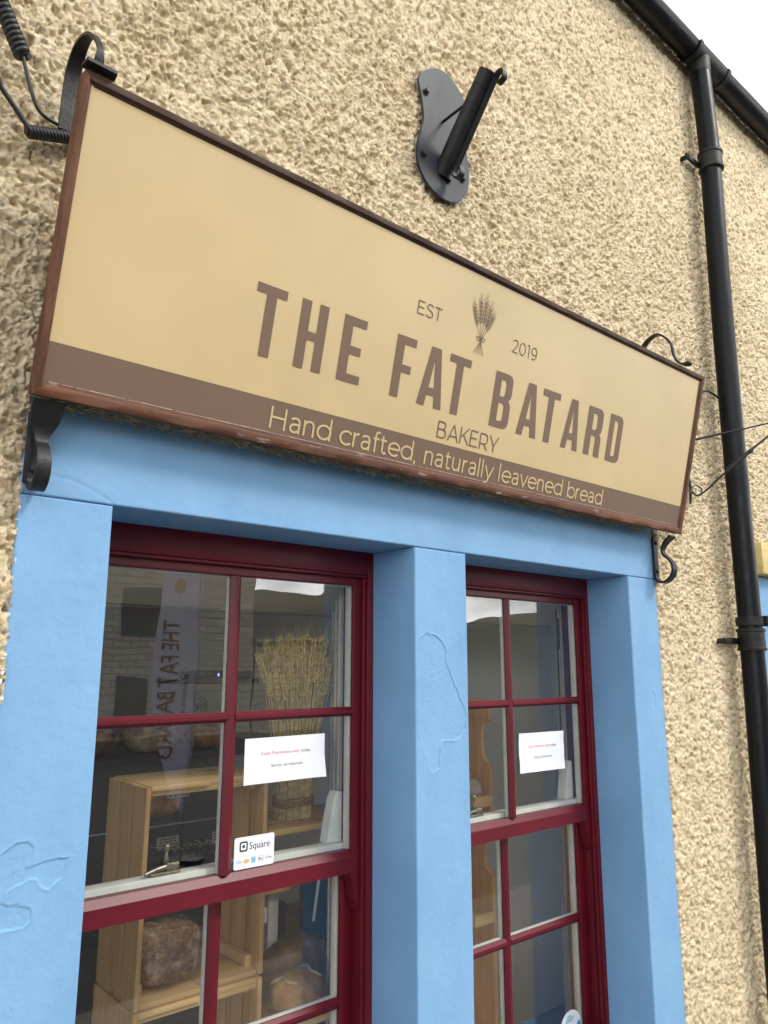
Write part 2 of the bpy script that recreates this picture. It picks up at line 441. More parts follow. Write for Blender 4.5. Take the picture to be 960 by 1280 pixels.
def text_geo(s, thin=0.0, spacing=1.0):
    cu = bpy.data.curves.new('text', 'FONT')
    cu.body = s; cu.size = 1.0; cu.offset = thin; cu.fill_mode = 'FRONT'; cu.resolution_u = 4
    cu.space_character = spacing
    ob = bpy.data.objects.new('text', cu)
    COL.objects.link(ob)
    dg = bpy.context.evaluated_depsgraph_get()
    me = ob.evaluated_get(dg).to_mesh()
    vs = np.array([q.co[:2] for q in me.vertices]); fs = [tuple(p.vertices) for p in me.polygons]
    ob.evaluated_get(dg).to_mesh_clear()
    bpy.data.objects.remove(ob); bpy.data.curves.remove(cu)
    return vs, fs

def put_text(mb, s, O, ex, ey, x0, x1, cap, thin=0.0, spacing=1.0, base=0.0):
    """text from x0 to x1 along ex, capital height cap, baseline at base along ey"""
    vs, fs = text_geo(s, thin, spacing)
    capH = text_geo('H', thin)[0][:, 1].max()
    w0, w1 = vs[:, 0].min(), vs[:, 0].max()
    O, ex, ey = Vector(O), Vector(ex), Vector(ey)
    pts = [O + ex * (x0 + (q[0] - w0) / (w1 - w0) * (x1 - x0)) + ey * (base + q[1] / capH * cap) for q in vs]
    mb.add(pts, fs)

# ------------------------------------------------------------------ noise in numpy
def _h(i, j, s):
    i = i.astype(np.int64); j = j.astype(np.int64)
    n = (i * 374761393 + j * 668265263 + s * 2147483647) & 0xffffffff
    n = ((n ^ (n >> 13)) * 1274126177) & 0xffffffff
    n = ((n ^ (n >> 16)) * 2246822519) & 0xffffffff
    return ((n ^ (n >> 15)) & 0xffffff) / float(0xffffff)

def vnoise(x, z, s):
    i = np.floor(x); j = np.floor(z); u = x - i; w = z - j
    u = u * u * u * (u * (u * 6 - 15) + 10); w = w * w * w * (w * (w * 6 - 15) + 10)
    a = _h(i, j, s); b = _h(i + 1, j, s); c = _h(i, j + 1, s); d = _h(i + 1, j + 1, s)
    return (a + (b - a) * u) * (1 - w) + (c + (d - c) * u) * w

def fbm(x, z, s, o=3):
    r = 0; a = 0.5; t = 0
    for k in range(o):
        r = r + a * vnoise(x * 2 ** k + 17 * k, z * 2 ** k - 9 * k, s + k); t += a; a *= 0.5
    return r / t

def stones(x, z, s):
    """packed lumps of random height: max over near cells of a dome"""
    i0 = np.floor(x); j0 = np.floor(z); best = np.full(x.shape, -1.0)
    for di in (-1, 0, 1):
        for dj in (-1, 0, 1):
            i = i0 + di; j = j0 + dj
            px = i + 0.1 + 0.8 * _h(i, j, s); pz = j + 0.1 + 0.8 * _h(i, j, s + 1)
            hh = _h(i, j, s + 2); an = _h(i, j, s + 3) * math.pi; el = 0.6 + 0.5 * _h(i, j, s + 4)
            dx = x - px; dz = z - pz
            a = dx * np.cos(an) + dz * np.sin(an); b = -dx * np.sin(an) + dz * np.cos(an)
            d2 = (a * a / (el * 1.05) ** 2 + b * b / (el * 0.62) ** 2)
            dome = np.sqrt(np.clip(1 - d2, 0, 1)) * (0.45 + 0.75 * hh) - 0.0
            best = np.maximum(best, np.where(d2 < 1, dome, 0))
    return best

def seg_dist(X, Z, poly, closed=True):
    d = np.full(X.shape, 9.0); n = len(poly)
    for k in range(n if closed else n - 1):
        a = poly[k]; b = poly[(k + 1) % n]
        vx, vz = b[0] - a[0], b[1] - a[1]
        t = np.clip(((X - a[0]) * vx + (Z - a[1]) * vz) / (vx * vx + vz * vz + 1e-12), 0, 1)
        d = np.minimum(d, np.hypot(X - a[0] - t * vx, Z - a[1] - t * vz))
    return d

def inside(X, Z, poly):
    r = np.zeros(X.shape, bool); n = len(poly)
    for k in range(n):
        x1, z1 = poly[k]; x2, z2 = poly[(k + 1) % n]
        c = ((z1 > Z) != (z2 > Z)) & (X < (x2 - x1) * (Z - z1) / (z2 - z1 + 1e-12) + x1)
        r ^= c
    return r

def grid_mesh(name, X, Y, Z, keep, mat, parent, smooth=True):
    nz, nx = X.shape
    O = ORG[parent.name]
    co = np.stack([X - O.x, Y - O.y, Z - O.z], -1).reshape(-1, 3).astype(np.float32)
    idx = np.arange(nx * nz).reshape(nz, nx)
    q = np.stack([idx[:-1, :-1], idx[:-1, 1:], idx[1:, 1:], idx[1:, :-1]], -1)
    if keep is not None:
        kf = keep[:-1, :-1] & keep[:-1, 1:] & keep[1:, 1:] & keep[1:, :-1]
        q = q[kf]
    q = q.reshape(-1, 4)
    used = np.zeros(len(co), bool); used[q.ravel()] = True
    mp = np.cumsum(used) - 1
    co = co[used]; q = mp[q]
    me = bpy.data.meshes.new(name)
    me.vertices.add(len(co)); me.vertices.foreach_set('co', co.ravel())
    me.loops.add(q.size); me.loops.foreach_set('vertex_index', q.ravel().astype(np.int32))
    me.polygons.add(len(q)); me.polygons.foreach_set('loop_start', np.arange(0, q.size, 4, dtype=np.int32))
    me.update(calc_edges=True)
    me.polygons.foreach_set('use_smooth', [smooth] * len(q))
    me.materials.append(M[mat])
    o = bpy.data.objects.new(name, me); COL.objects.link(o); o.parent = parent
    ORG[o.name] = O
    return o

# ------------------------------------------------------------------ key dimensions
SX0, SX1, STOP = 0.463, 3.170, 2.268        # painted surround
HEAD = 2.029
W1 = (0.678, 1.678); W2 = (1.921, 2.941)
SILL = 0.10
EAVES = 5.14

house = thing('shop_house', (1.8, 0, GROUND), 'cream rough-cast shop with sky blue window surround and two dark red sash windows', 'house')

# ---- rough-cast wall
def axis_pts(segs):
    out = []
    for a, b, st in segs:
        out.append(np.arange(a, b - 1e-9, st))
    out.append([segs[-1][1]])
    return np.concatenate(out)
gx = axis_pts([(-1.2, 0.2, 0.014), (0.2, 2.4, 0.0031), (2.4, 4.3, 0.0045), (4.3, 5.6, 0.008), (5.6, 7.5, 0.02)])
gz = axis_pts([(GROUND, 0.1, 0.014), (0.1, 1.9, 0.0052), (1.9, 3.9, 0.0034), (3.9, 5.21, 0.0055)])
X, Z = np.meshgrid(gx, gz)
wx = X + 0.009 * (fbm(X / 0.028, Z / 0.028, 51, 2) - 0.5) * 2
wz = Z + 0.009 * (fbm(X / 0.028 + 40, Z / 0.028, 61, 2) - 0.5) * 2
l1 = stones(wx / 0.0190, wz / 0.0190, 3)
l2 = stones(wx / 0.0102 + 7, wz / 0.0102, 23)
l3 = stones(wx / 0.0066 + 3, wz / 0.0066, 43)
big = fbm(X / 0.09, Z / 0.09, 71, 3) - 0.5
und = fbm(X / 0.6, Z / 0.6, 81, 2) - 0.5
pits = np.clip((fbm(wx / 0.019 + 11, wz / 0.019, 33, 2) - 0.50) * 3.2, 0, 1)
hgt = 0.0102 * l1 ** 0.8 + 0.0094 * l2 * (0.35 + 0.65 * (1 - l1)) + 0.0050 * l3 + 0.009 * big + 0.010 * und - 0.0150 * pits - 0.008
Y = -hgt
ed = 0.010 * (fbm(Z / 0.03, X / 0.03, 91, 2) - 0.5)
ins = (X > SX0 + 0.006 + ed) & (X < SX1 - 0.004 + ed) & (Z < STOP + 0.004 + ed)
Y = np.where(ins, 0.03, Y)
keep = ~((X > SX0 + 0.05) & (X < SX1 - 0.05) & (Z < STOP - 0.05))
keep &= ~((X > 4.25) & (X < 5.1) & (Z < 1.95))
tag(grid_mesh('rough_cast_wall', X, Y, Z, keep, 'harl', house), 'cream rough-cast wall of lumpy stones')

# ---- painted surround
patch_l = [(0.494, 1.259), (0.524, 1.278), (0.547, 1.279), (0.56, 1.265), (0.558, 1.246), (0.549, 1.227), (0.576, 1.23), (0.612, 1.238), (0.634, 1.233), (0.63, 1.217), (0.62, 1.194), (0.597, 1.176), (0.583, 1.185), (0.573, 1.202), (0.559, 1.205), (0.539, 1.197), (0.513, 1.186), (0.506, 1.167), (0.519, 1.157), (0.537, 1.158), (0.564, 1.146), (0.566, 1.122), (0.551, 1.11), (0.526, 1.112), (0.508, 1.111), (0.48, 1.16)]
patch_m = [(1.699, 1.728), (1.728, 1.751), (1.772, 1.742), (1.801, 1.722), (1.819, 1.691), (1.815, 1.662), (1.836, 1.621), (1.876, 1.548), (1.898, 1.509), (1.909, 1.482), (1.9, 1.439), (1.876, 1.415), (1.839, 1.407), (1.791, 1.413), (1.78, 1.376), (1.779, 1.328), (1.75, 1.316), (1.733, 1.336), (1.709, 1.405), (1.692, 1.443), (1.689, 1.528), (1.69, 1.627)]
patch_r = [(3.077, 1.545), (3.106, 1.517), (3.1, 1.464), (3.07, 1.485)]
crack = [(0.50, 2.085), (0.536, 2.08), (0.584, 2.074), (0.633, 2.056), (0.67, 2.036), (0.68, 2.030)]
sv = MB()
def surround_block(x0, x1, z0, z1, yb, seed, yf=0.0, st=0.0045, patches=(), cracks=()):
    r = 0.0055
    def ax(a, b):
        inner = np.arange(a + r * 1.4, b - r * 1.4, st)
        e = np.array([0, .12, .3, .55, 0.8, 1.1]) * r
        return np.concatenate([a + e, inner, (b - e)[::-1]])
    xs = ax(x0, x1); zs = ax(z0, z1)
    Xb, Zb = np.meshgrid(xs, zs)
    d = np.minimum(np.minimum(Xb - x0, x1 - Xb), np.minimum(Zb - z0, z1 - Zb))
    dd = np.clip(d / r, 0, 1)
    y = yf + r * (1 - np.sqrt(1 - (1 - dd) ** 2))
    y = y + 0.0035 * (fbm(Xb / 0.25, Zb / 0.25, seed, 3) - 0.5) + 0.0011 * (fbm(Xb / 0.02, Zb / 0.02, seed + 5, 3) - 0.5)
    for p in patches:
        wob = 0.007 * (fbm(Xb / 0.016, Zb / 0.016, seed + 9, 3) - 0.5)
        sd = seg_dist(Xb, Zb, p); ii = inside(Xb, Zb, p)
        sg = np.where(ii, -sd, sd) + wob
        edge = 1 / (1 + np.exp(np.clip(sg / 0.00045, -60, 60)))
        lip = np.exp(-(np.clip(sg, 0, 9) / 0.005) ** 2) * (1 - edge) * fbm(Xb / 0.03, Zb / 0.03, seed + 13, 2) * 2
        y = y + edge * (0.0019 + 0.0010 * (fbm(Xb / 0.008, Zb / 0.008, seed + 17, 3) - 0.5)) - 0.0015 * lip
    for c in cracks:
        sd = seg_dist(Xb, Zb, c, False)
        y = y + 0.0022 * np.exp(-(sd / 0.0022) ** 2)
    nz_, nx_ = Xb.shape
    # wobble the outer corner lines a touch
    vs = np.stack([Xb, y, Zb], -1).reshape(-1, 3)
    idx = np.arange(nx_ * nz_).reshape(nz_, nx_)
    q = np.stack([idx[:-1, :-1], idx[:-1, 1:], idx[1:, 1:], idx[1:, :-1]], -1).reshape(-1, 4)
    n0 = len(sv.v)
    sv.v.extend(map(tuple, vs.tolist()))
    sv.f.extend(map(tuple, (q + n0).tolist()))
    loop = list(idx[0, :]) + list(idx[1:, -1]) + list(idx[-1, -2::-1]) + list(idx[-2:0:-1, 0])
    n1 = len(sv.v)
    sv.v.extend([(vs[i][0], yb, vs[i][2]) for i in loop])
    L = len(loop)
    for k in range(L):
        k2 = (k + 1) % L
        sv.f.append((n0 + int(loop[k2]), n0 + int(loop[k]), n1 + k, n1 + k2))
    sv.f.append(tuple(n1 + k for k in range(L)))
surround_block(SX0, W1[0], SILL, HEAD - 0.0006, 0.209, 101, st=0.0026, patches=[patch_l])
surround_block(W1[1], W2[0], SILL, HEAD - 0.0006, 0.209, 131, st=0.0026, patches=[patch_m])
surround_block(W2[1], SX1, SILL, HEAD - 0.0006, 0.209, 151, patches=[patch_r])
surround_block(SX0, SX1, HEAD + 0.0006, STOP, 0.209, 171, yf=-0.0004, cracks=[crack])
surround_block(SX0 - 0.02, SX1 + 0.02, SILL - 0.16, SILL - 0.001, 0.209, 191, yf=-0.035)
tag(link('window_surround', sv, 'blue', house, smooth=50), 'sky blue painted stone surround with flaking patches')

# ---- white paint dabs on the rough-cast beside the surround
mb = MB()
for k in range(70):
    z = 1.30 + 0.70 * random.random()
    if vnoise(np.array([z * 14.0]), np.array([0.5]), 77)[0] < 0.5: continue
    mb.blob((SX0 + random.uniform(-0.010, 0.002), -0.008 + random.uniform(-.005, .003), z), (random.uniform(.0015, .005), .003, random.uniform(.0015, .006)), 2, 0.7, 160)
tag(link('paint_dabs', mb, 'white', house, smooth=180), kind='stuff')
# ---- sash windows
GY = 0.250            # upper glass plane
LY = 0.297            # lower glass plane
def sash_window(x0, x1, label):
    """x0, x1: glass limits of the sash"""
    xm = (x0 + x1) / 2
    fr = MB()
    fr.box(x0 - 0.17, x0 - 0.043, 0.211, 0.243, 0.07, 2.06, 0.004)
    fr.box(x1 + 0.043, x1 + 0.17, 0.211, 0.243, 0.07, 2.06, 0.004)
    fr.box(x0 - 0.0425, x1 + 0.0425, 0.2112, 0.243, 1.951, 2.06, 0.004)
    fr.box(x0 - 0.0425, x1 + 0.0425, 0.2140, 0.233, 1.9405, 1.9505, 0.003)       # staff bead at the head
    for sx in (-1, 1):                                                        # upright beads
        a = x0 - 0.0425 if sx < 0 else x1 + 0.031
        fr.box(a, a + 0.0115, 0.2200, 0.2345, 0.08, 1.940, 0.003)
        b_ = x0 - 0.15 if sx < 0 else x1 + 0.041
        fr.box(b_, b_ + 0.109, 0.2435, 0.345, 0.07, 2.06, 0.002)
    fr.box(x0 - 0.0405, x1 + 0.0405, 0.2435, 0.345, 1.962, 2.06, 0.002)
    fr.box(x0 - 0.15, x1 + 0.15, 0.14, 0.345, 0.065, SILL, 0.004)             # timber sill
    w = link('sash_window', fr, 'red', house, smooth=40)
    w['label'] = label
    # upper sash
    us = MB()
    zt, zb, zm = 1.914, 1.066, 1.498
    us.box(x0 - 0.040, x0, 0.2360, 0.2495, 0.998, 1.961, 0.0035)
    us.box(x1, x1 + 0.040, 0.2360, 0.2495, 0.998, 1.961, 0.0035)
    us.box(x0 - 0.0395, x1 + 0.0395, 0.2368, 0.2495, zt, 1.9605, 0.004)
    # moulded meeting rail: sloping top then face
    us.add([(x0 - 0.039, 0.2485, zb), (x1 + 0.039, 0.2485, zb), (x0 - 0.039, 0.2350, zb - 0.020), (x1 + 0.039, 0.2350, zb - 0.020),
            (x0 - 0.039, 0.2335, 1.000), (x1 + 0.039, 0.2335, 1.000), (x0 - 0.039, 0.276, 1.000), (x1 + 0.039, 0.276, 1.000), (x0 - 0.039, 0.276, zb), (x1 + 0.039, 0.276, zb)],
           [(0, 2, 3, 1), (2, 4, 5, 3), (4, 6, 7, 5), (6, 8, 9, 7), (8, 0, 1, 9), (0, 8, 6, 4, 2), (1, 3, 5, 7, 9)])
    def bar_v(mb, x, z0, z1, yf, yb, wf=0.011, wb=0.034):
        mb.add([(x - wf / 2, yf, z0), (x + wf / 2, yf, z0), (x + wb / 2, yb - 0.004, z0), (x + wb / 2, yb, z0), (x - wb / 2, yb, z0), (x - wb / 2, yb - 0.004, z0),
                (x - wf / 2, yf, z1), (x + wf / 2, yf, z1), (x + wb / 2, yb - 0.004, z1), (x + wb / 2, yb, z1), (x - wb / 2, yb, z1), (x - wb / 2, yb - 0.004, z1)],
               [(0, 1, 7, 6), (1, 2, 8, 7), (2, 3, 9, 8), (3, 4, 10, 9), (4, 5, 11, 10), (5, 0, 6, 11), (5, 4, 3, 2, 1, 0), (6, 7, 8, 9, 10, 11)])
    def bar_h(mb, xa, xb, z, yf, yb, wf=0.010, wb=0.030):
        n = len(mb.v)
        bar_v(mb, 0, 0, 1, yf, yb, wf, wb)
        for k in range(n, len(mb.v)):
            a, y, t = mb.v[k]
            mb.v[k] = (xa + (xb - xa) * t, y, z + a)
        for k in range(len(mb.f)):
            pass
    bar_v(us, xm, zb, zt, 0.2340, 0.2497, 0.011, 0.037)
    bar_h(us, x0, xm - 0.012, zm, 0.2352, 0.2496)
    bar_h(us, xm + 0.012, x1, zm, 0.2352, 0.2496)
    u = link('upper_sash', us, 'red', w, smooth=20)
    ui = MB()                                                               # white inner face of the sash
    ui.box(x0 - 0.040, x0 + 0.004, 0.2545, 0.277, 1.067, 1.961, 0.002)
    ui.box(x1 - 0.004, x1 + 0.040, 0.2545, 0.277, 1.067, 1.961, 0.002)
    ui.box(xm - 0.0195, xm + 0.0195, 0.2545, 0.272, zb, zt, 0.005)
    ui.box(x0, x1, 0.2550, 0.271, zm - 0.014, zm + 0.014, 0.005)
    ui.box(x0, x1, 0.2545, 0.276, zt - 0.003, 1.96, 0.003)
    tag(link('sash_inner_face', ui, 'white', w, smooth=35), 'white painted inner face of the upper sash')
    # horns under the meeting rail
    for sx in (-1, 1):
        e = x0 - 0.040 if sx < 0 else x1 + 0.040
        i = x0 + 0.008 if sx < 0 else x1 - 0.006
        out = [(e, 1.0), (i, 1.0), (i + sx * 0.004, 0.985), (i + sx * 0.014, 0.955), (i + sx * 0.016, 0.93), (i + sx * 0.026, 0.905), (i + sx * 0.032, 0.885), (e, 0.878)]
        link('sash_horn', MB().prism(out, 0.2345, 0.276, 0.002), 'red', w, smooth=35)
    for (a, b_) in ((x0 - 0.004, xm - 0.012), (xm + 0.012, x1 + 0.004)):
        for (c, d) in ((zb - 0.004, zm - 0.010), (zm + 0.010, zt + 0.004)):
            link('pane', MB().box(a, b_, GY, GY + 0.0035, c, d, 0), 'glass', w)
    # lower sash, behind
    ls = MB()
    lt, lb, lm = 0.995, 0.165, 0.610
    ls.box(x0 - 0.040, x0 + 0.006, 0.2800, 0.296, 0.10, 1.055, 0.003)
    ls.box(x1 - 0.006, x1 + 0.040, 0.2800, 0.296, 0.10, 1.055, 0.003)
    ls.box(x0, x1, 0.2800, 0.296, 0.101, lb, 0.003)
    bar_v(ls, xm, lb, lt + 0.01, 0.2805, 0.2962, 0.012, 0.040)
    bar_h(ls, x0, xm - 0.012, lm, 0.2815, 0.2960, 0.012, 0.034)
    bar_h(ls, xm + 0.012, x1, lm, 0.2815, 0.2960, 0.012, 0.034)
    link('lower_sash', ls, 'red', w, smooth=35)
    li = MB()
    li.box(x0 - 0.040, x1 + 0.040, 0.2790, 0.329, 0.997, 1.082, 0.003)
    li.box(x0 - 0.039, x0 + 0.011, 0.3015, 0.326, 0.10, 0.996, 0.002)
    li.box(x1 - 0.011, x1 + 0.039, 0.3015, 0.326, 0.10, 0.996, 0.002)
    li.box(xm - 0.022, xm + 0.022, 0.3015, 0.320, lb, 0.996, 0.004)
    li.box(x0, x1, 0.3020, 0.319, lm - 0.018, lm + 0.018, 0.004)
    li.box(x0, x1, 0.3015, 0.326, 0.101, lb + 0.004, 0.003)
    tag(link('sash_inner_face', li, 'white', w, smooth=35), 'white painted meeting rail and inner face of the lower sash')
    for (a, b_) in ((x0, xm - 0.012), (xm + 0.012, x1)):
        for (c, d) in ((lb - 0.002, lm - 0.010), (lm + 0.010, lt + 0.004)):
            link('pane', MB().box(a, b_, LY, LY + 0.0035, c, d, 0), 'glass', w)
    return w, xm
wA, xmA = sash_window(0.712, 1.612, 'dark red sash window with the wheat sheaf and crates behind it')
wB, xmB = sash_window(1.960, 2.882, 'dark red sash window beside the drainpipe end, reflecting sky and a hill')

# sash fasteners
def fastener(x, w):
    mb = MB()
    mb.box(x - 0.045, x + 0.042, 0.284, 0.312, 1.083, 1.091, 0.002)
    mb.box(x + 0.0, x + 0.04, 0.286, 0.310, 1.091, 1.113, 0.005)
    mb.lathe([(0.011, 0), (0.012, 0.006), (0.006, 0.010), (0.004, 0.026), (0.009, 0.032), (0.010, 0.042), (0.006, 0.047)], (x + 0.004, 0.300, 1.112), 'z', 16)
    mb.tube([(x + 0.01, 0.296, 1.104), (x - 0.03, 0.290, 1.100), (x - 0.062, 0.286, 1.093)], [0.008, 0.006, 0.005], 10)
    link('sash_fastener', mb, 'brass', w, smooth=40)
fastener(1.005, wA)
fastener(2.255, wB)
# loose white stop wedge on the right of each upper sash, sash cord in its groove
for (x1, w) in ((1.612, wA), (2.882, wB)):
    mb = MB()
    prof = [(x1 - 0.048, 1.083), (x1 + 0.012, 1.083), (x1 + 0.012, 1.235), (x1 - 0.006, 1.240), (x1 - 0.022, 1.215), (x1 - 0.036, 1.15)]
    mb.prism(prof, 0.300, 0.345, 0.003)
    link('sash_stop', mb, 'white', w, smooth=40)
mb = MB()
mb.box(2.878, 2.8845, 0.3405, 0.3435, 1.24, 1.90, 0)
mb.box(2.8835, 2.893, 0.336, 0.3398, 1.72, 1.86, 0.002)
tag(link('sash_cord_groove', mb, 'dark_edge', wB), 'dark grooves where the sash cord runs')

# ---- window recess, room shell (all parts of the house)
rec = MB()
def quad(mb, a, b, c, d):
    mb.add([a, b, c, d], [(0, 1, 2, 3)])
def recess(x0, x1, xi0, xi1):
    zt = 1.955; zi = 1.836; yo = 0.346; yi = 0.65
    t = 0.02
    for (a, ai, s) in ((x0, xi0, -1), (x1, xi1, 1)):
        rec.add([(a, yo, -0.02), (ai, yi, -0.02), (ai + s * t, yi, -0.02), (a + s * t, yo, -0.02), (a, yo, zt + .05), (ai, yi, zt + .05), (ai + s * t, yi, zt + .05), (a + s * t, yo, zt + .05)],
                [(0, 1, 5, 4), (1, 2, 6, 5), (2, 3, 7, 6), (3, 0, 4, 7), (0, 3, 2, 1), (4, 5, 6, 7)])
        # raised shutter mouldings
        for u in (0.12, 0.5, 0.86):
            xa = a + (ai - a) * u; ya = yo + (yi - yo) * u
            xb = a + (ai - a) * (u + 0.07); yb_ = yo + (yi - yo) * (u + 0.07)
            nx, ny = -s * 0.010 * 0.85, -0.010 * -0.5
            rec.add([(xa, ya, 0.0), (xb, yb_, 0.0), (xb + nx, yb_ , 0.0), (xa + nx, ya, 0.0), (xa, ya, 1.93), (xb, yb_, 1.93), (xb + nx, yb_, 1.93), (xa + nx, ya, 1.93)],
                    [(2, 3, 7, 6), (1, 2, 6, 5), (3, 0, 4, 7)])
    rec.add([(x0 - 0.03, yo, zt), (x1 + 0.03, yo, zt), (xi1, yi, zi), (xi0, yi, zi), (x0 - 0.03, yo, zt + 0.3), (x1 + 0.03, yo, zt + 0.3), (xi1, yi, zt + 0.3), (xi0, yi, zt + 0.3)],
            [(0, 1, 2, 3), (2, 6, 7, 3), (4, 7, 6, 5), (0, 4, 5, 1)])
    rec.box(xi0, xi1, yo, yi + 0.03, -0.05, -0.02, 0.003)
recess(0.675, 1.648, 0.50, 1.833)
recess(1.925, 2.915, 2.06, 3.237)
tag(link('window_recess_lining', rec, 'cream', house, smooth=30), 'cream painted panelling lining the window recesses')
iw = MB()
RX0, RX1, RY1, RZ0, RZ1 = -1.2, 5.2, 3.9, -0.30, 2.45
iw.box(RX0, 0.50, 0.62, 0.65, RZ0, RZ1, 0); iw.box(1.855, 2.04, 0.60, 0.65, RZ0, RZ1, 0); iw.box(3.26, RX1, 0.62, 0.65, RZ0, RZ1, 0)
iw.box(0.49, 3.27, 0.628, 0.653, 1.837, RZ1, 0); iw.box(0.5, 1.855, 0.62, 0.65, RZ0, -0.051, 0); iw.box(2.04, 3.26, 0.62, 0.65, RZ0, -0.051, 0)
iw.box(RX0, RX1, RY1, RY1 + 0.1, RZ0, RZ1, 0); iw.box(RX0 - 0.1, RX0, 0.3, 0.9, RZ0, RZ1, 0); iw.box(RX0 - 0.1, RX0, 3.6, RY1, RZ0, RZ1, 0); iw.box(RX0 - 0.1, RX0, 0.9, 3.6, RZ0, 0.7, 0); iw.box(RX0 - 0.1, RX0, 2.0, 3.6, 0.7, RZ1, 0); iw.box(RX1, RX1 + 0.1, 0.3, 0.66, RZ0, RZ1, 0); iw.box(RX1, RX1 + 0.1, 0.66, RY1, RZ0, 0.1, 0); iw.box(RX1, RX1 + 0.1, 3.4, RY1, RZ0, RZ1, 0)  # unseen end walls have openings added to let more daylight into the room
iw.box(-1.2, 0.5, 0.34, 0.36, -0.3, 2.45, 0); iw.box(3.24, 5.2, 0.34, 0.36, -0.3, 2.45, 0); iw.box(1.68, 2.03, 0.3465, 0.36, -0.3, 2.45, 0); iw.box(0.4, 3.3, 0.3470, 0.36, 2.0, 2.45, 0)
tag(link('interior_wall', iw, 'room', house), 'grey painted shop walls seen through the glass')
link('interior_ceiling', MB().box(RX0 - .1, RX1 + .1, 0.2, RY1 + .1, RZ1, RZ1 + 0.1, 0), 'ceiling', house)
link('interior_floor', MB().box(RX0 - .1, RX1 + .1, 0.2, RY1 + .1, RZ0 - 0.1, RZ0, 0), 'floor', house)
link('partition', MB().box(2.60, 5.19, 1.25, 1.31, RZ0, 2.44, 0.003), 'room_pale', house)

# ---- roof and gutter
rf = MB()
rf.add([(-1.5, -0.09, 5.215), (8.5, -0.09, 5.215), (8.5, 4.6, 9.0), (-1.5, 4.6, 9.0), (-1.5, -0.06, 5.17), (8.5, -0.06, 5.17), (8.5, 4.65, 8.95), (-1.5, 4.65, 8.95)],
       [(0, 1, 2, 3), (7, 6, 5, 4), (0, 4, 5, 1), (2, 6, 7, 3), (1, 5, 6, 2), (0, 3, 7, 4)])
link('roof', rf, 'slate_roof', house)
gt = MB()
R0, GYC, GZC = 0.064, -0.088, EAVES
def half_round(mb, xa, xb, r, t, n=18):
    vs = []; fs = []
    for x in (xa, xb):
        for rr in (r, r - t):
            for k in range(n + 1):
                a = math.pi + math.pi * k / n
                vs.append((x, GYC + rr * math.cos(a), GZC + rr * math.sin(a) + 0.02))
    m_ = n + 1
    for k in range(n):
        fs.append((k, k + 1, 2 * m_ + k + 1, 2 * m_ + k))
        fs.append((m_ + k + 1, m_ + k, 3 * m_ + k, 3 * m_ + k + 1))
        fs.append((k, m_ + k, m_ + k + 1, k + 1)); fs.append((2 * m_ + k + 1, 3 * m_ + k + 1, 3 * m_ + k, 2 * m_ + k))
    fs.append((0, 2 * m_, 3 * m_, m_)); fs.append((n, m_ + n, 3 * m_ + n, 2 * m_ + n))
    mb.add(vs, fs)
half_round(gt, -1.2, 3.80, R0, 0.004)
half_round(gt, 4.16, 8.2, R0, 0.004)
gut = link('gutter', gt, 'pipe', house, smooth=50)
gj = MB()
half_round(gj, 3.80, 4.16, R0 + 0.006, 0.006)
for x in (3.795, 4.13):
    half_round(gj, x, x + 0.035, R0 + 0.012, 0.01)
gj.lathe([(0.0565, 0), (0.0585, 0.012), (0.0585, 0.05), (0.061, 0.09)], (3.90, GYC - 0.002, GZC - 0.112), 'z', 28)
tag(link('gutter_outlet', gj, 'pipe_worn', gut, smooth=50), 'weathered outlet and joint of the gutter')

# ---- downpipe
PR = 0.0555
dp = MB()
dp.tube(catmull([(3.90, GYC - 0.002, 5.04), (3.912, -0.096, 4.6), (3.905, -0.098, 4.38), (3.872, -0.1, 3.5), (3.862, -0.1, 2.5), (3.858, -0.1, 1.66), (3.82, -0.1, 0.4), (3.812, -0.1, GROUND + 0.02)], 8), PR, 32)
pipe = link('downpipe', dp, 'pipe', house, smooth=60)
def clip(x, z, straps):
    mb = MB()
    r = PR + 0.0075
    mb.lathe([(PR + .001, -0.058), (r + 0.004, -0.056), (r + 0.005, -0.044), (r, -0.040), (r, 0.034), (r + 0.005, 0.038), (r + 0.005, 0.050), (PR + .001, 0.053)], (x, -0.1, z), 'z', 32)
    mb.box(x - 0.175, x - 0.03, -0.052, -0.036, z - 0.026, z + 0.006, 0.004)
    mb.lathe([(0.011, -0.040), (0.013, -0.036), (0.013, 0.02)], (x - 0.160, -0.016, z - 0.01), 'y', 16)
    if straps:
        mb.lathe([(PR + .001, 0.066), (r + 0.002, 0.067), (r + 0.002, 0.108), (PR + .001, 0.109)], (x, -0.1, z), 'z', 32)
        mb.box(x + 0.02, x + 0.075, -0.180, -0.15, z + 0.062, z + 0.113, 0.004)
    link('pipe_clip', mb, 'pipe_worn', pipe, smooth=40)
clip(3.907, 4.455, False)
clip(3.859, 1.775, True)

# ---- neighbouring doorway
sv = MB()
surround_block(4.17, 4.42, GROUND + .02, 2.12, 0.209, 211, yf=-0.012, st=0.02)
surround_block(4.42, 5.10, 1.92, 2.12, 0.209, 231, yf=-0.012, st=0.02)
surround_block(5.10, 5.35, GROUND + .02, 2.12, 0.209, 251, yf=-0.012, st=0.02)
tag(link('doorway_surround', sv, 'blue', house, smooth=50), 'sky blue doorway surround beyond the drainpipe')
dr = MB(); dr.box(4.40, 5.12, 0.15, 0.2, GROUND + 0.03, 1.94, 0.004)
for z0, z1 in ((-0.2, 0.6), (0.75, 1.8)):
    for x0, x1 in ((4.48, 4.72), (4.80, 5.04)):
        dr.box(x0, x1, 0.142, 0.16, z0, z1, 0.008)
link('door', dr, 'red', house, smooth=35)
tb = thing('timber_beam', (4.8, -0.04, 2.126), 'pale yellow timber beam end with a nail, behind the drainpipe', 'beam')
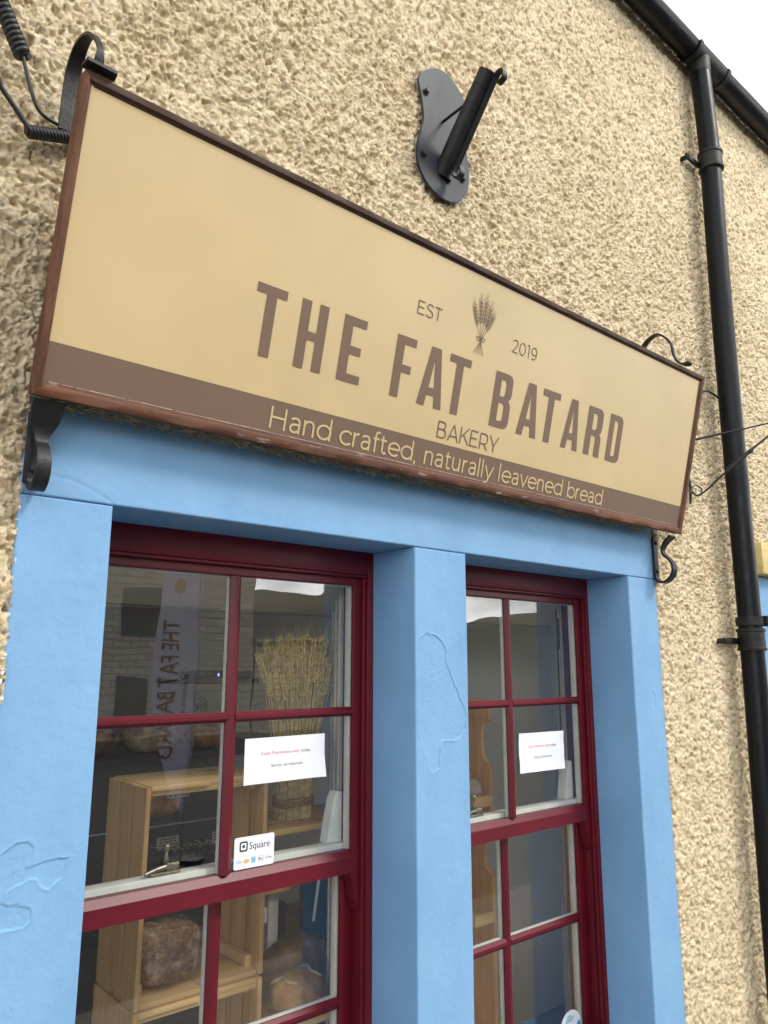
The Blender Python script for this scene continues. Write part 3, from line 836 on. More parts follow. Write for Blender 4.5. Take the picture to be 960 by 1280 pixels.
link('beam', MB().box(4.140, 5.40, -0.075, -0.011, 2.126, 2.296, 0.006), 'timber', tb, smooth=35)
link('nail', MB().lathe([(0.012, -0.080), (0.011, -0.083), (0.004, -0.0845)], (4.24, 0, 2.245), 'y', 14), 'iron', tb)

# ------------------------------------------------------------------ shop sign (leans out at the top)
SB = Vector((0.4435, -0.100, 2.232)); ST = Vector((0.4435, -0.272, 2.938))
ev = (ST - SB); SH = ev.length; ev.normalize()
eu = Vector((1, 0, 0)); en = eu.cross(ev).normalized()      # en points out of the face?
if en.y > 0: en = -en
SW = 2.8035; DX = 0.0135
def sp(u, v, n=0.0):
    return SB + eu * (u - DX) + ev * v + en * n      # u measured from the old outer corner
sign = thing('shop_sign', (1.85, -0.1, 2.232), 'long tan bakery sign in a mahogany frame above the two windows', 'sign')
SM = Matrix((( eu.x, en.x, ev.x, 0), (eu.y, en.y, ev.y, 0), (eu.z, en.z, ev.z, 0), (0, 0, 0, 1)))
def sbox(mb, u0, u1, v0, v1, n0, n1, bev=0.002):
    t = MB(); t.box(u0, u1, n0, n1, v0, v1, bev)
    mb.add([sp(q[0], q[2], q[1]) for q in t.v], t.f)
U0, U1 = DX, DX + SW
pm = MB(); sbox(pm, U0 + 0.006, U1 - 0.006, 0.124, SH - 0.006, -0.030, -0.008, 0)
link('tan_panel', pm, 'sign_tan', sign)
pm = MB(); sbox(pm, U0 + 0.006, U1 - 0.006, 0.006, 0.1235, -0.030, -0.008, 0)
link('brown_band', pm, 'sign_brown', sign)
pm = MB(); sbox(pm, U0 + 0.01, U1 - 0.01, 0.01, SH - 0.01, -0.042, -0.0305, 0)
link('backing_board', pm, 'dark_wood', sign)
def frame_bar(along, lo, hi, edge, inward, w, mat, name):
    """mitred moulding; profile: outer face, raised round, inner slope"""
    prof = [(0.0, -0.040), (0.0, -0.002), (0.002, 0.0), (w * 0.62, 0.0005), (w * 0.68, -0.001), (w * 0.80, -0.0055), (w * 0.84, -0.0058), (w, -0.0075), (w, -0.040)]
    n = 60; vs = []; fs = []
    for i in range(n + 1):
        for (d, h) in prof:
            a = lo + d + (hi - lo - 2 * d) * i / n
            wob = 0.0006 * math.sin(a * 31 + edge * 7) + 0.0005 * math.sin(a * 77)
            e = edge + inward * (d + (wob if 0 < d < w else 0))
            vs.append(sp(a, e, h) if along == 'u' else sp(e, a, h))
    m_ = len(prof)
    for i in range(n):
        for k in range(m_ - 1):
            fs.append((i * m_ + k, i * m_ + k + 1, (i + 1) * m_ + k + 1, (i + 1) * m_ + k))
        fs.append((i * m_ + m_ - 1, i * m_, (i + 1) * m_, (i + 1) * m_ + m_ - 1))
    fs.append(tuple(range(m_))); fs.append(tuple(n * m_ + k for k in range(m_)))
    o = link(name, MB().add(vs, fs), mat, sign, smooth=40)
    bm = bmesh.new(); bm.from_mesh(o.data); bmesh.ops.recalc_face_normals(bm, faces=bm.faces[:]); bm.to_mesh(o.data); bm.free()
    return o
tag(frame_bar('u', U0, U1, SH, -1, 0.026, 'mahogany', 'frame_rail'), 'dark top rail of the frame')
tag(frame_bar('u', U0, U1, 0.0, 1, 0.034, 'mahogany_worn', 'frame_rail'), 'bottom rail of the frame with flaking varnish')
tag(frame_bar('v', 0.0, SH, U0, 1, 0.019, 'mahogany_v', 'frame_stile'), 'frame end by the coiled cables')
tag(frame_bar('v', 0.0, SH, U1, -1, 0.034, 'mahogany_v', 'frame_stile'), 'frame end by the drainpipe')
# pale line inside the bottom rail: worn lip plus its gloss highlight, painted in
pm = MB()
for k in range(90):
    a = U0 + 0.03 + (SW - 0.06) * k / 90; b_ = a + (SW - 0.06) / 90 * (1.0 if random.random() < 0.93 else random.uniform(0.5, 0.9))
    sbox(pm, a, b_, 0.0337, 0.0337 + random.uniform(0.0008, 0.0018), -0.0082, -0.0070, 0)
tag(link('lip_wear_and_glint', pm, 'worn_lip_glint', sign), 'pale worn line with painted gloss highlight along the bottom rail')

# light geometric letters drawn as strokes (cap height 1)
def arc(cx, cy, rx, ry, a0, a1, n=18):
    return [(cx + rx * math.cos(RAD(a0 + (a1 - a0) * k / n)), cy + ry * math.sin(RAD(a0 + (a1 - a0) * k / n))) for k in range(n + 1)]
def sm(P, n=5):
    return [(q.x, q.y) for q in catmull([(p_[0], p_[1], 0) for p_ in P], n)]
O_ = (.345, .367, .322, .322)
LT = {
 'a': (.60, [sm([(.07, .60), (.15, .665), (.27, .69), (.39, .66), (.455, .56), (.46, .45)]) + [(.46, 0)], sm([(.46, .405), (.26, .405), (.12, .36), (.06, .225), (.11, .095), (.24, .045), (.37, .085), (.46, .20)])]),
 'n': (.62, [[(.05, 0), (.05, .735)], sm([(.05, .42), (.085, .575), (.18, .67), (.30, .69), (.42, .65), (.48, .55), (.49, .42)]) + [(.49, 0)]]),
 'd': (.75, [arc(*O_, 0, 360, 32), [(.645, 0), (.645, 1.06)]]),
 'b': (.72, [arc(.37, .367, .322, .322, 0, 360, 32), [(.05, 0), (.05, 1.06)]]),
 'c': (.62, [arc(*O_, 42, 318, 26)]),
 'r': (.38, [[(.05, 0), (.05, .735)], sm([(.05, .42), (.09, .58), (.19, .67), (.32, .692)])]),
 'f': (.36, [[(.13, 0), (.13, .80)] + sm([(.13, .82), (.155, .95), (.23, 1.02), (.36, 1.01)]), [(0, .685), (.33, .685)]]),
 't': (.41, [[(.13, .91), (.13, .22)] + sm([(.13, .20), (.165, .08), (.25, .045), (.36, .085)]), [(0, .685), (.34, .685)]]),
 'e': (.70, [[(.03, .375), (.664, .375)], arc(*O_, 1, 318, 30)]),
 'u': (.64, [[(.05, .735), (.05, .32)] + sm([(.05, .31), (.07, .17), (.15, .075), (.27, .045), (.39, .085), (.47, .20), (.49, .31)]), [(.49, .735), (.49, 0)]]),
 'l': (.20, [[(.05, 0), (.05, 1.06)]]),
 'y': (.60, [[(0, .735), (.30, .03)], [(.59, .735), (.255, -.06)] + sm([(.25, -.08), (.19, -.18), (.09, -.225), (-.01, -.18)])]),
 'v': (.58, [[(0, .735), (.28, .03), (.56, .735)]]),
 'H': (.86, [[(.06, 0), (.06, 1)], [(.70, 0), (.70, 1)], [(.06, .52), (.70, .52)]]),
 ',': (.20, [[(.07, .06), (.03, -.14)]]), ' ': (.30, []),
 'E': (.68, [[(.60, .045), (.06, .045), (.06, .955), (.58, .955)], [(.06, .52), (.54, .52)]]),
 'S': (.68, [sm([(.57, .85), (.44, .94), (.30, .957), (.15, .91), (.09, .77), (.15, .62), (.32, .53), (.50, .45), (.58, .29), (.53, .12), (.37, .045), (.18, .06), (.04, .16)], 6)]),
 'T': (.66, [[(.31, 0), (.31, .955)], [(0, .955), (.62, .955)]]),
 'B': (.76, [[(.06, .52), (.06, .045), (.40, .045)] + sm([(.42, .045), (.57, .10), (.63, .27), (.57, .45), (.42, .515)]) + [(.06, .52), (.06, .955), (.38, .955)] + sm([(.40, .955), (.52, .90), (.56, .74), (.50, .58), (.38, .52)])]),
 'A': (.78, [[(0, 0), (.36, .97), (.72, 0)], [(.12, .29), (.60, .29)]]),
 'K': (.70, [[(.06, 0), (.06, 1)], [(.64, 1), (.06, .36)], [(.26, .58), (.68, 0)]]),
 'R': (.74, [[(.06, 0), (.06, .955), (.36, .955)] + sm([(.38, .955), (.55, .89), (.62, .66), (.55, .42), (.38, .345)]) + [(.06, .345)], [(.40, .345), (.65, 0)]]),
 'Y': (.70, [[(0, 1), (.34, .37), (.68, 1)], [(.34, .37), (.34, 0)]]),
 '2': (.66, [sm([(.04, .84), (.15, .93), (.31, .957), (.47, .90), (.54, .74), (.48, .56), (.36, .40)]) + [(.06, .045), (.60, .045)]]),
 '0': (.74, [arc(.34, .50, .29, .455, 0, 360, 32)]),
 '1': (.40, [[(0, .955), (.22, .955), (.22, 0)]]),
 '9': (.68, [arc(.31, .67, .265, .285, 0, 360, 26), sm([(.575, .67), (.57, .40), (.48, .16), (.32, .05), (.10, .08)])]),
}
def stroke_text(mb, txt, x0, x1, cap, base, wt=0.085, n0=-0.0066):
    adv = [LT[c][0] + 0.055 for c in txt]
    sc = (x1 - x0) / (sum(adv) - 0.06); u = x0; layer = 0
    for c, a in zip(txt, adv):
        for P in LT[c][1]:
            P = [Vector((u + q[0] * sc, base + q[1] * cap)) for q in P]
            vs = []; fs = []; w = wt * cap; L_ = len(P)
            closed = (P[0] - P[-1]).length < 1e-6
            for i, q in enumerate(P):
                pa = P[i - 1] if i > 0 else (P[-2] if closed else P[0]); pb2 = P[i + 1] if i < L_ - 1 else (P[1] if closed else P[-1])
                d1 = (q - pa); d2 = (pb2 - q)
                if d1.length < 1e-9: d1 = d2
                if d2.length < 1e-9: d2 = d1
                d1 = d1.normalized(); d2 = d2.normalized(); t = (d1 + d2)
                t = t.normalized() if t.length > 1e-6 else d1
                k = min(2.2, 1 / max(0.3, t.dot(d1)))
                nn = Vector((-t.y, t.x)) * (w / 2 * k)
                for g_ in (q + nn, q - nn): vs.append(sp(g_.x, g_.y, n0 + 0.00004 * (layer % 4)))
            for i in range(L_ - 1): fs.append((2 * i + 1, 2 * i + 3, 2 * i + 2, 2 * i))
            mb.add(vs, fs); layer += 1
        u += a * sc

# condensed capitals
def glyph(ch):
    s = 0.168; t = 0.130
    def rnd(x0, x1, z0, z1, r, n=6):
        P = []
        for cx, cz, a0 in ((x1 - r, z0 + r, -90), (x1 - r, z1 - r, 0)):
            for k in range(n + 1):
                a = RAD(a0 + 90 * k / n); P.append((cx + r * math.cos(a), cz + r * math.sin(a)))
        return [(x0, z0)] + P + [(x0, z1)]
    if ch == 'T': return 0.50, [[(0.166, 0), (0.334, 0), (0.334, 1 - t), (0.5, 1 - t), (0.5, 1), (0, 1), (0, 1 - t), (0.166, 1 - t)]], []
    if ch == 'H': return 0.49, [[(0, 0), (s, 0), (s, .43), (.49 - s, .43), (.49 - s, 0), (.49, 0), (.49, 1), (.49 - s, 1), (.49 - s, .43 + t), (s, .43 + t), (s, 1), (0, 1)]], []
    if ch == 'E': return 0.42, [[(0, 0), (.42, 0), (.42, t), (s, t), (s, .43), (.37, .43), (.37, .43 + t), (s, .43 + t), (s, 1 - t), (.42, 1 - t), (.42, 1), (0, 1)]], []
    if ch == 'F': return 0.41, [[(0, 0), (s, 0), (s, .415), (.36, .415), (.36, .415 + t), (s, .415 + t), (s, 1 - t), (.41, 1 - t), (.41, 1), (0, 1)]], []
    if ch == 'A': return 0.54, [[(0, 0), (.16, 0), (.19, .19), (.35, .19), (.375, 0), (.54, 0), (.375, 1), (.165, 1)]], [[(.21, .32), (.265, .78), (.272, .78), (.328, .32)]]
    if ch == 'B':
        o = rnd(0, .49, 0, 0.55, 0.14)[:-1] + [(.455, .505), (.47, .56)] + rnd(0, .48, .5, 1, 0.14)[8:]
        o = [(0, 0)] + [(.35, 0), (.41, .012), (.455, .045), (.482, .095), (.49, .15), (.49, .36), (.482, .43), (.455, .485), (.41, .52), (.45, .555), (.472, .605), (.48, .66), (.48, .86), (.472, .915), (.445, .96), (.4, .988), (.34, 1)] + [(0, 1)]
        return 0.49, [o], [[(s, .125), (.275, .125), (.31, .16), (.32, .20), (.32, .39), (.305, .43), (.27, .455), (s, .455)], [(s, .575), (.265, .575), (.298, .605), (.31, .65), (.31, .81), (.298, .85), (.265, .875), (s, .875)]]
    if ch == 'R':
        o = [(0, 0), (s, 0), (s, .415), (.26, .415), (.298, .40), (.312, .36), (.315, .04), (.328, 0), (.50, 0), (.485, .05), (.48, .36), (.465, .44), (.42, .475), (.455, .51), (.475, .56), (.48, .62), (.48, .86), (.472, .915), (.445, .96), (.4, .988), (.34, 1), (0, 1)]
        return 0.50, [o], [[(s, .54), (.265, .54), (.298, .57), (.31, .61), (.31, .81), (.298, .85), (.265, .875), (s, .875)]]
    if ch == 'D':
        o = [(0, 0), (.33, 0), (.40, .012), (.45, .05), (.475, .10), (.48, .16), (.48, .84), (.475, .90), (.45, .95), (.40, .988), (.33, 1), (0, 1)]
        return 0.48, [o], [[(s, .125), (.265, .125), (.298, .15), (.31, .19), (.31, .81), (.298, .85), (.265, .875), (s, .875)]]
def fill_poly(outers, holes):
    from mathutils.geometry import tessellate_polygon
    loops = [[Vector((q[0], q[1], 0)) for q in l] for l in (outers + holes)]
    flat = [q for l in loops for q in l]
    return flat, [tuple(t) for t in tessellate_polygon(loops)]
def put_glyph(mb, ch, u, w, v0, h, f):
    gw, o_, h_ = glyph(ch)
    flat, tris = fill_poly(o_, h_)
    mb.add([f(u + q.x / gw * w, v0 + q.y * h) for q in flat], tris)
f = lambda u, v: sp(u, v, -0.0068)
for word in ((('T', .516, .094), ('H', .658, .091), ('E', .806, .083)), (('F', 1.009, .080), ('A', 1.121, .108), ('T', 1.238, .099)), (('B', 1.461, .095), ('A', 1.603, .110), ('T', 1.723, .102), ('A', 1.861, .105), ('R', 2.006, .106), ('D', 2.154, .092))):
    lt = MB()
    for ch, u, w in word:
        put_glyph(lt, ch, u, w, 0.2275, 0.190, f)
    link('main_lettering', lt, 'sign_brown', sign)
for args in (('EST', 1.068, 1.174, 0.043, 0.499, 0.085), ('2019', 1.519, 1.657, 0.046, 0.498, 0.080), ('BAKERY', 1.228, 1.524, 0.056, 0.140, 0.080)):
    lt = MB(); stroke_text(lt, *args)
    link('small_lettering', lt, 'sign_brown', sign)
lt = MB()
stroke_text(lt, 'Hand crafted, naturally leavened bread', 0.613, 2.182, 0.060, 0.0465, 0.105)
link('tagline_lettering', lt, 'sign_tan', sign)
# wheat emblem
em = MB()
def stroke(P, w0, w1=None):
    P = [Vector((q[0], q[1])) for q in P]; w1 = w0 if w1 is None else w1
    vs = []; fs = []
    for i, q in enumerate(P):
        t = (P[min(i + 1, len(P) - 1)] - P[max(i - 1, 0)]).normalized(); nn = Vector((-t.y, t.x))
        w = w0 + (w1 - w0) * i / (len(P) - 1)
        for s_ in (1, -1):
            c = q + nn * s_ * w / 2; vs.append(sp(c.x, c.y, -0.0066))
    for i in range(len(P) - 1):
        fs.append((2 * i, 2 * i + 1, 2 * i + 3, 2 * i + 2))
    em.add(vs, fs)
ecx = 1.357
for k, (tx, tz) in enumerate(((-0.046, .595), (-0.020, .622), (0.006, .628), (0.030, .610), (0.047, .585))):
    base = Vector((ecx + 0.004, 0.495)); top = Vector((ecx + tx, tz))
    mid = (base + top) / 2 + Vector((tx * 0.18, -0.004))
    path = [base.lerp(mid, t) .lerp(mid.lerp(top, t), t) for t in [i / 14 for i in range(15)]]
    stroke(path, 0.0018)
    d = (path[-1] - path[-3]).normalized(); nn = Vector((-d.y, d.x))
    for j in range(6):
        i = 6 + j * 8 / 6
        c = path[int(i)].lerp(path[min(int(i) + 1, 14)], i % 1)
        for s_ in (1, -1):
            tip = c + d * 0.020 + nn * s_ * 0.0095
            b1 = c + d * 0.012 + nn * s_ * 0.0095; b2 = c + d * 0.012 + nn * s_ * 0.003
            stroke([c, b1, tip], 0.0014); stroke([c, b2, tip], 0.0012)
    for s_ in (-0.008, 0, 0.008):
        stroke([top + d * 0.004, top + d * 0.030 + nn * s_], 0.0012, 0.0004)
for s_ in (-0.024, -0.014, -0.005, 0.004, 0.013, 0.022):
    stroke([(ecx + 0.004, 0.492), (ecx + 0.004 + s_ * 0.6, 0.468), (ecx + 0.004 + s_, 0.446)], 0.0017)
for s_ in (1, -1):
    stroke([(ecx + .004, 0.494), (ecx + .004 + s_ * 0.010, 0.503), (ecx + .004 + s_ * 0.022, 0.502), (ecx + .004 + s_ * 0.014, 0.491), (ecx + .004, 0.493)], 0.0035)
link('wheat_emblem', em, 'sign_brown', sign)

# scroll brackets
def scroll(prof, ws, xc, plate=None, label=None, th=0.007):
    mb = MB()
    P = catmull([(0, q[0], q[1]) for q in prof], 7)
    mb.strap([(q.y, q.z) for q in P], interp(ws, 7), th, xc)
    if plate:
        z0, z1, w = plate
        mb.box(xc - w / 2, xc + w / 2, -0.016, -0.006, z0, z1, 0.003)
        for z in (z0 + 0.035, z1 - 0.03):
            mb.lathe([(0.010, -0.016), (0.010, -0.020), (0.005, -0.0235)], (xc, 0, z), 'y', 14)
    o = link('scroll_bracket', mb, 'iron', sign, smooth=40)
    if label: o['label'] = label
    return o
low = [(-0.012, 2.06), (-0.013, 2.035), (-0.030, 2.014), (-0.062, 2.016), (-0.092, 2.045), (-0.097, 2.082), (-0.080, 2.112), (-0.054, 2.135), (-0.050, 2.160), (-0.066, 2.188), (-0.090, 2.208), (-0.102, 2.216)]
scroll(low, [.030, .032, .036, .038, .038, .036, .030, .024, .026, .040, .050, .052], 3.163, (2.03, 2.225, 0.036), 'small scroll bracket under the sign end by the drainpipe', 0.009)
low2 = [(-0.012, 2.075), (-0.013, 2.055), (-0.028, 2.038), (-0.052, 2.036), (-0.075, 2.058), (-0.080, 2.090), (-0.068, 2.118), (-0.050, 2.138), (-0.048, 2.160), (-0.056, 2.185), (-0.070, 2.210), (-0.082, 2.2305)]
scroll(low2, [.030, .030, .030, .032, .032, .031, .027, .026, .036, .060, .070, .070], 0.486, (2.05, 2.22, 0.046), 'broad scroll bracket under the sign end by the cables', 0.010)
upL = [(-0.050, 2.93), (-0.054, 2.975), (-0.058, 3.03), (-0.070, 3.085), (-0.104, 3.121), (-0.150, 3.124), (-0.197, 3.098), (-0.240, 3.050), (-0.260, 3.015), (-0.258, 2.985), (-0.246, 2.966), (-0.262, 2.955), (-0.290, 2.953)]
scroll(upL, [.036, .036, .036, .036, .032, .024, .017, .013, .013, .022, .060, .074, .066], 0.474, None, 'hooked iron bracket over the sign end by the cables', 0.008)
upR = [(-0.060, 2.90), (-0.058, 3.03), (-0.071, 3.106), (-0.118, 3.140), (-0.162, 3.133), (-0.204, 3.078), (-0.216, 3.014), (-0.240, 2.972), (-0.270, 2.958), (-0.288, 2.962)]
scroll(upR, [.030, .032, .030, .024, .022, .018, .016, .030, .046, .030], 3.085, None, 'hooked iron bracket over the sign end by the drainpipe', 0.008)

# dry debris in the gap behind the bottom rail
mb = MB()
for k in range(2600):
    x = random.uniform(0.47, 3.05)
    dens = 0.4 + 0.6 * vnoise(np.array([x * 9.0]), np.array([0.5]), 5)[0]
    if random.random() > dens: continue
    y = random.uniform(-0.045, -0.003); z = 2.247 + random.uniform(-0.008, 0.012)
    a = random.uniform(-1.2, 1.2); l = random.uniform(0.012, 0.045)
    d = Vector((math.cos(a), random.uniform(-.5, .5), math.sin(a) * 0.45))
    p = Vector((x, y, z)); c = p + d * l * 0.5 + Vector((0, random.uniform(-.006, .006), random.uniform(-0.008, 0.006)))
    mb.tube([p, c, p + d * l], random.uniform(0.0007, 0.0017), 4, False)
for k in range(150):
    x = 0.468 + 2.6 * k / 150
    mb.blob((x + random.uniform(-.01, .01), -0.016 + random.uniform(-.012, .004), 2.264), (random.uniform(.012, .022), 0.020, random.uniform(.007, .014)), 2, 0.5, 60)
tag(link('dry_grass_debris', mb, 'debris', None, (1.8, -0.03, 2.26)), 'dry grass and grit packed under the sign bottom rail', 'debris', kind='stuff')

# ------------------------------------------------------------------ flagpole bracket
fb = thing('flagpole_bracket', (1.82, -0.01, 3.35), 'black steel flagpole bracket with tilted tube on a curvy wall plate', 'bracket')
outline = [(1.691, 3.793), (1.737, 3.855), (1.795, 3.893), (1.85, 3.895), (1.902, 3.87), (1.933, 3.835), (1.944, 3.785), (1.940, 3.717), (1.942, 3.65), (1.952, 3.58), (1.960, 3.516), (1.949, 3.441), (1.907, 3.375), (1.855, 3.346), (1.792, 3.345), (1.731, 3.37), (1.688, 3.427), (1.680, 3.495), (1.700, 3.578), (1.714, 3.635), (1.706, 3.715)]
oc = catmull([(q[0], 0, q[1]) for q in outline[-2:] + outline + outline[:3]], 5)[10:10 + 5 * len(outline)]
link('wall_plate', MB().prism([(q.x, q.z) for q in oc], -0.026, -0.016, 0.003), 'steel', fb, smooth=40)
pb = MB()
for k, (x, z) in enumerate(((1.728, 3.752), (1.712, 3.482), (1.916, 3.472), (1.838, 3.432))):
    t = MB(); t.lathe([(0.016, -0.026), (0.016, -0.029), (0.011, -0.0295), (0.011, -0.037), (0.006, -0.040)], (x, 0, z), 'y', 8)
    link('bolt', t, 'iron', fb, smooth=30)
PA = Vector((1.815, -0.026, 3.462)); PT = Vector((1.822, -0.250, 3.745)); pd = (PT - PA).normalized()
tb_ = MB()
n = 28; r0, r1 = 0.0335, 0.0285
ax_a = pd.cross(Vector((1, 0, 0))).normalized(); ax_b = pd.cross(ax_a)
vs = []; fs = []
PE = PT + pd * 0.0
for (c, r) in ((PA - pd * 0.02, r0), (PA + pd * 0.1, r0), (PE, r0), (PE, r1), (PA + pd * 0.05, r1)):
    for k in range(n):
        a = 2 * math.pi * k / n; vs.append(c + (ax_a * math.cos(a) + ax_b * math.sin(a)) * r)
for i in range(4):
    for k in range(n):
        fs.append((i * n + k, i * n + (k + 1) % n, (i + 1) * n + (k + 1) % n, (i + 1) * n + k))
fs.append(tuple(4 * n + k for k in range(n)))
tb_.add(vs, fs)
link('pole_socket', tb_, 'iron', fb, smooth=40)
# flat bar welded below the tube with curled ends
low_n = Vector((0, -pd.z, pd.y)).normalized()
if low_n.z > 0: low_n = -low_n
def ptl(s, d): 
    q = PA + pd * s + low_n * d
    return (0, q.y, q.z)
L = (PT - PA).length
prof = [ptl(0.035, 0.062), ptl(0.012, 0.082), ptl(-0.008, 0.068), ptl(0.0, 0.044), ptl(0.03, 0.036), ptl(0.12, 0.0362), ptl(0.2, 0.0362), ptl(L - 0.03, 0.0365), ptl(L + 0.005, 0.042), ptl(L + 0.016, 0.062), ptl(L - 0.004, 0.082), ptl(L - 0.028, 0.070), ptl(L - 0.026, 0.054)]
P = catmull(prof, 6)
cb = MB(); cb.strap([(q.y, q.z) for q in P], 0.024, 0.006, 1.838)
link('curled_bar', cb, 'iron', fb, smooth=40)
link('stay_rod', MB().tube([(1.815, -0.022, 3.668), (1.818, -0.19, 3.675)], 0.0055, 10), 'iron', fb, smooth=60)

# ------------------------------------------------------------------ cables
def helix(P0, P1, r, turns, wr, sag=0.0, tap=1.0):
    P0, P1 = Vector(P0), Vector(P1); t = (P1 - P0); Ln = t.length; t.normalize()
    a = t.cross(Vector((0.3, 1, 0.1))).normalized(); b_ = t.cross(a); out = []
    n = int(turns * 14)
    for i in range(n + 1):
        s_ = i / n; an = 2 * math.pi * turns * s_; rr = r * (1 + (tap - 1) * s_)
        out.append(P0 + t * Ln * s_ + (a * math.cos(an) + b_ * math.sin(an)) * rr + Vector((0, 0, -sag * 4 * s_ * (1 - s_))))
    return out
ca = thing('overhead_cable', (0.36, -0.06, 3.06), 'black cable with a fat ribbed coil hanging above the sign corner', 'cable')
mb = MB()
mb.tube(catmull([(0.361, -0.06, 3.066), (0.373, -0.06, 3.030), (0.387, -0.06, 2.987), (0.409, -0.055, 2.950), (0.445, -0.05, 2.940), (0.52, -0.03, 2.95), (0.60, -0.015, 2.96)], 8), 0.0048, 10)
link('wire', mb, 'cable', ca, smooth=60)
mb = MB()
mb.tube(helix((0.262, -0.066, 3.245), (0.361, -0.06, 3.068), 0.0125, 16, 0.008, 0, 1.15), 0.0072, 8)
mb.tube([(0.10, -0.35, 3.60), (0.20, -0.12, 3.36), (0.262, -0.066, 3.245), (0.361, -0.06, 3.07)], [0.006, 0.008, 0.0115, 0.0125], 12)
link('coil_sleeve', mb, 'cable', ca, smooth=60)
cb_ = thing('overhead_cable', (0.39, -0.06, 2.89), 'black straight cable ending in a thin wire spiral beside the sign', 'cable')
link('wire', MB().tube([(-0.15, -1.0, 3.9), (0.25, -0.13, 3.05), (0.322, -0.06, 2.962), (0.395, -0.055, 2.888)], 0.0062, 10), 'cable', cb_, smooth=60)
mb = MB()
mb.tube(helix((0.388, -0.055, 2.882), (0.54, -0.03, 2.948), 0.0125, 19, 0.004), 0.0042, 7)
mb.tube([(0.385, -0.055, 2.881), (0.60, -0.02, 2.975)], 0.0095, 12)
link('wire_spiral', mb, 'cable', cb_, smooth=60)
cc = thing('overhead_cable', (3.5, -0.12, 2.74), 'thin straight black wire crossing the drainpipe from behind the sign', 'cable')
link('wire', MB().tube(catmull([(3.20, -0.05, 2.655), (3.382, -0.13, 2.703), (3.457, -0.22, 2.725), (3.535, -0.30, 2.746), (3.612, -0.38, 2.770), (6.6, -3.5, 3.70)], 6), 0.0038, 8), 'cable', cc, smooth=60)
cd = thing('overhead_cable', (3.5, -0.05, 2.47), 'black wire with a twisted splice and a looped end crossing the drainpipe', 'cable')
mb = MB()
mb.tube(catmull([(3.466, -0.045, 2.47), (3.489, -0.045, 2.496), (3.530, -0.045, 2.517), (3.580, -0.05, 2.500), (3.528, -0.055, 2.461), (3.480, -0.05, 2.476)], 8), 0.0038, 8)
WU = catmull([(3.480, -0.05, 2.470), (3.518, -0.06, 2.462), (3.539, -0.10, 2.490), (3.550, -0.16, 2.540), (3.598, -0.25, 2.622), (3.648, -0.32, 2.695), (3.69, -0.39, 2.755), (5.2, -2.9, 4.9)], 8)
mb.tube(WU, 0.0046, 8)
link('wire', mb, 'cable', cd, smooth=60)
link('splice', MB().tube(WU[26:38], [0.005, .0085, .006, .0085, .006, .0085, .006, .0085, .006, .0105, .0105, .005], 8), 'cable', cd, smooth=60)
link('wall_hook', MB().tube([(3.534, -0.012, 2.56), (3.525, -0.02, 2.50), (3.510, -0.02, 2.425)], [0.006, 0.008, 0.005], 8), 'iron', cd, smooth=60)
sh = thing('iron_hook', (3.60, -0.03, 3.02), 'small curled iron hook on the wall right of the sign, before the drainpipe', 'hook')
link('hook', MB().tube(catmull([(3.52, -0.02, 3.01), (3.637, -0.05, 3.027), (3.705, -0.06, 3.043), (3.761, -0.07, 3.034), (3.817, -0.08, 3.018), (3.870, -0.09, 3.024), (3.912, -0.09, 3.056), (3.885, -0.09, 3.082), (3.845, -0.09, 3.062), (3.86, -0.09, 3.040)], 7), 0.0062, 10), 'iron', sh, smooth=60)
link('fixing_plate', MB().box(3.54, 3.72, -0.035, -0.012, 3.040, 3.062, 0.003), 'iron', sh)

# ------------------------------------------------------------------ notices on the glass
def sheet(x0, x1, z0, z1, y, shear=0.0, curl=0.0, crinkle=0.0, seed=1, taper=0.0):
    """thin sheet with its own thickness; returns mesh builder and a map (s, t) -> point"""
    def P(s_, t_, off=0.0):
        x = x0 + (x1 - x0) * (s_ + taper * t_ * (1 if s_ < .5 else -1) * 0)
        z = z0 + (z1 - z0) * t_ + shear * s_
        yy = y - curl * max(0, s_ - 0.8) ** 2 * 25 * max(0, 0.5 - t_) * 2
        if crinkle:
            yy -= crinkle * float(vnoise(np.array([s_ * 6.0]), np.array([t_ * 4.0]), seed)[0])
        return (x, yy - off, z)
    n, m_ = 26, 14
    vs = []; fs = []
    for o_ in (0.0, 0.0003):
        for j in range(m_ + 1):
            for i in range(n + 1):
                vs.append(P(i / n, j / m_, o_))
    k = (n + 1) * (m_ + 1)
    for j in range(m_):
        for i in range(n):
            a = j * (n + 1) + i
            fs.append((a, a + n + 1, a + n + 2, a + 1)); fs.append((k + a, k + a + 1, k + a + n + 2, k + a + n + 1))
    rim = [i for i in range(n + 1)] + [j * (n + 1) + n for j in range(1, m_ + 1)] + [m_ * (n + 1) + i for i in range(n - 1, -1, -1)] + [j * (n + 1) for j in range(m_ - 1, 0, -1)]
    for q in range(len(rim)):
        a, b_ = rim[q], rim[(q + 1) % len(rim)]
        fs.append((a, b_, k + b_, k + a))
    return MB().add(vs, fs), P
def write_on(P, W, H, s, x0, x1, base, cap, thin=0.0):
    """text laid on the sheet in fractions of its size"""
    mb = MB()
    vs, fs = text_geo(s, thin)
    capH = 0.73
    w0, w1 = vs[:, 0].min(), vs[:, 0].max()
    mb.add([P(x0 + (q[0] - w0) / (w1 - w0) * (x1 - x0), base + q[1] / capH * cap, 0.0007) for q in vs], fs)
    return mb
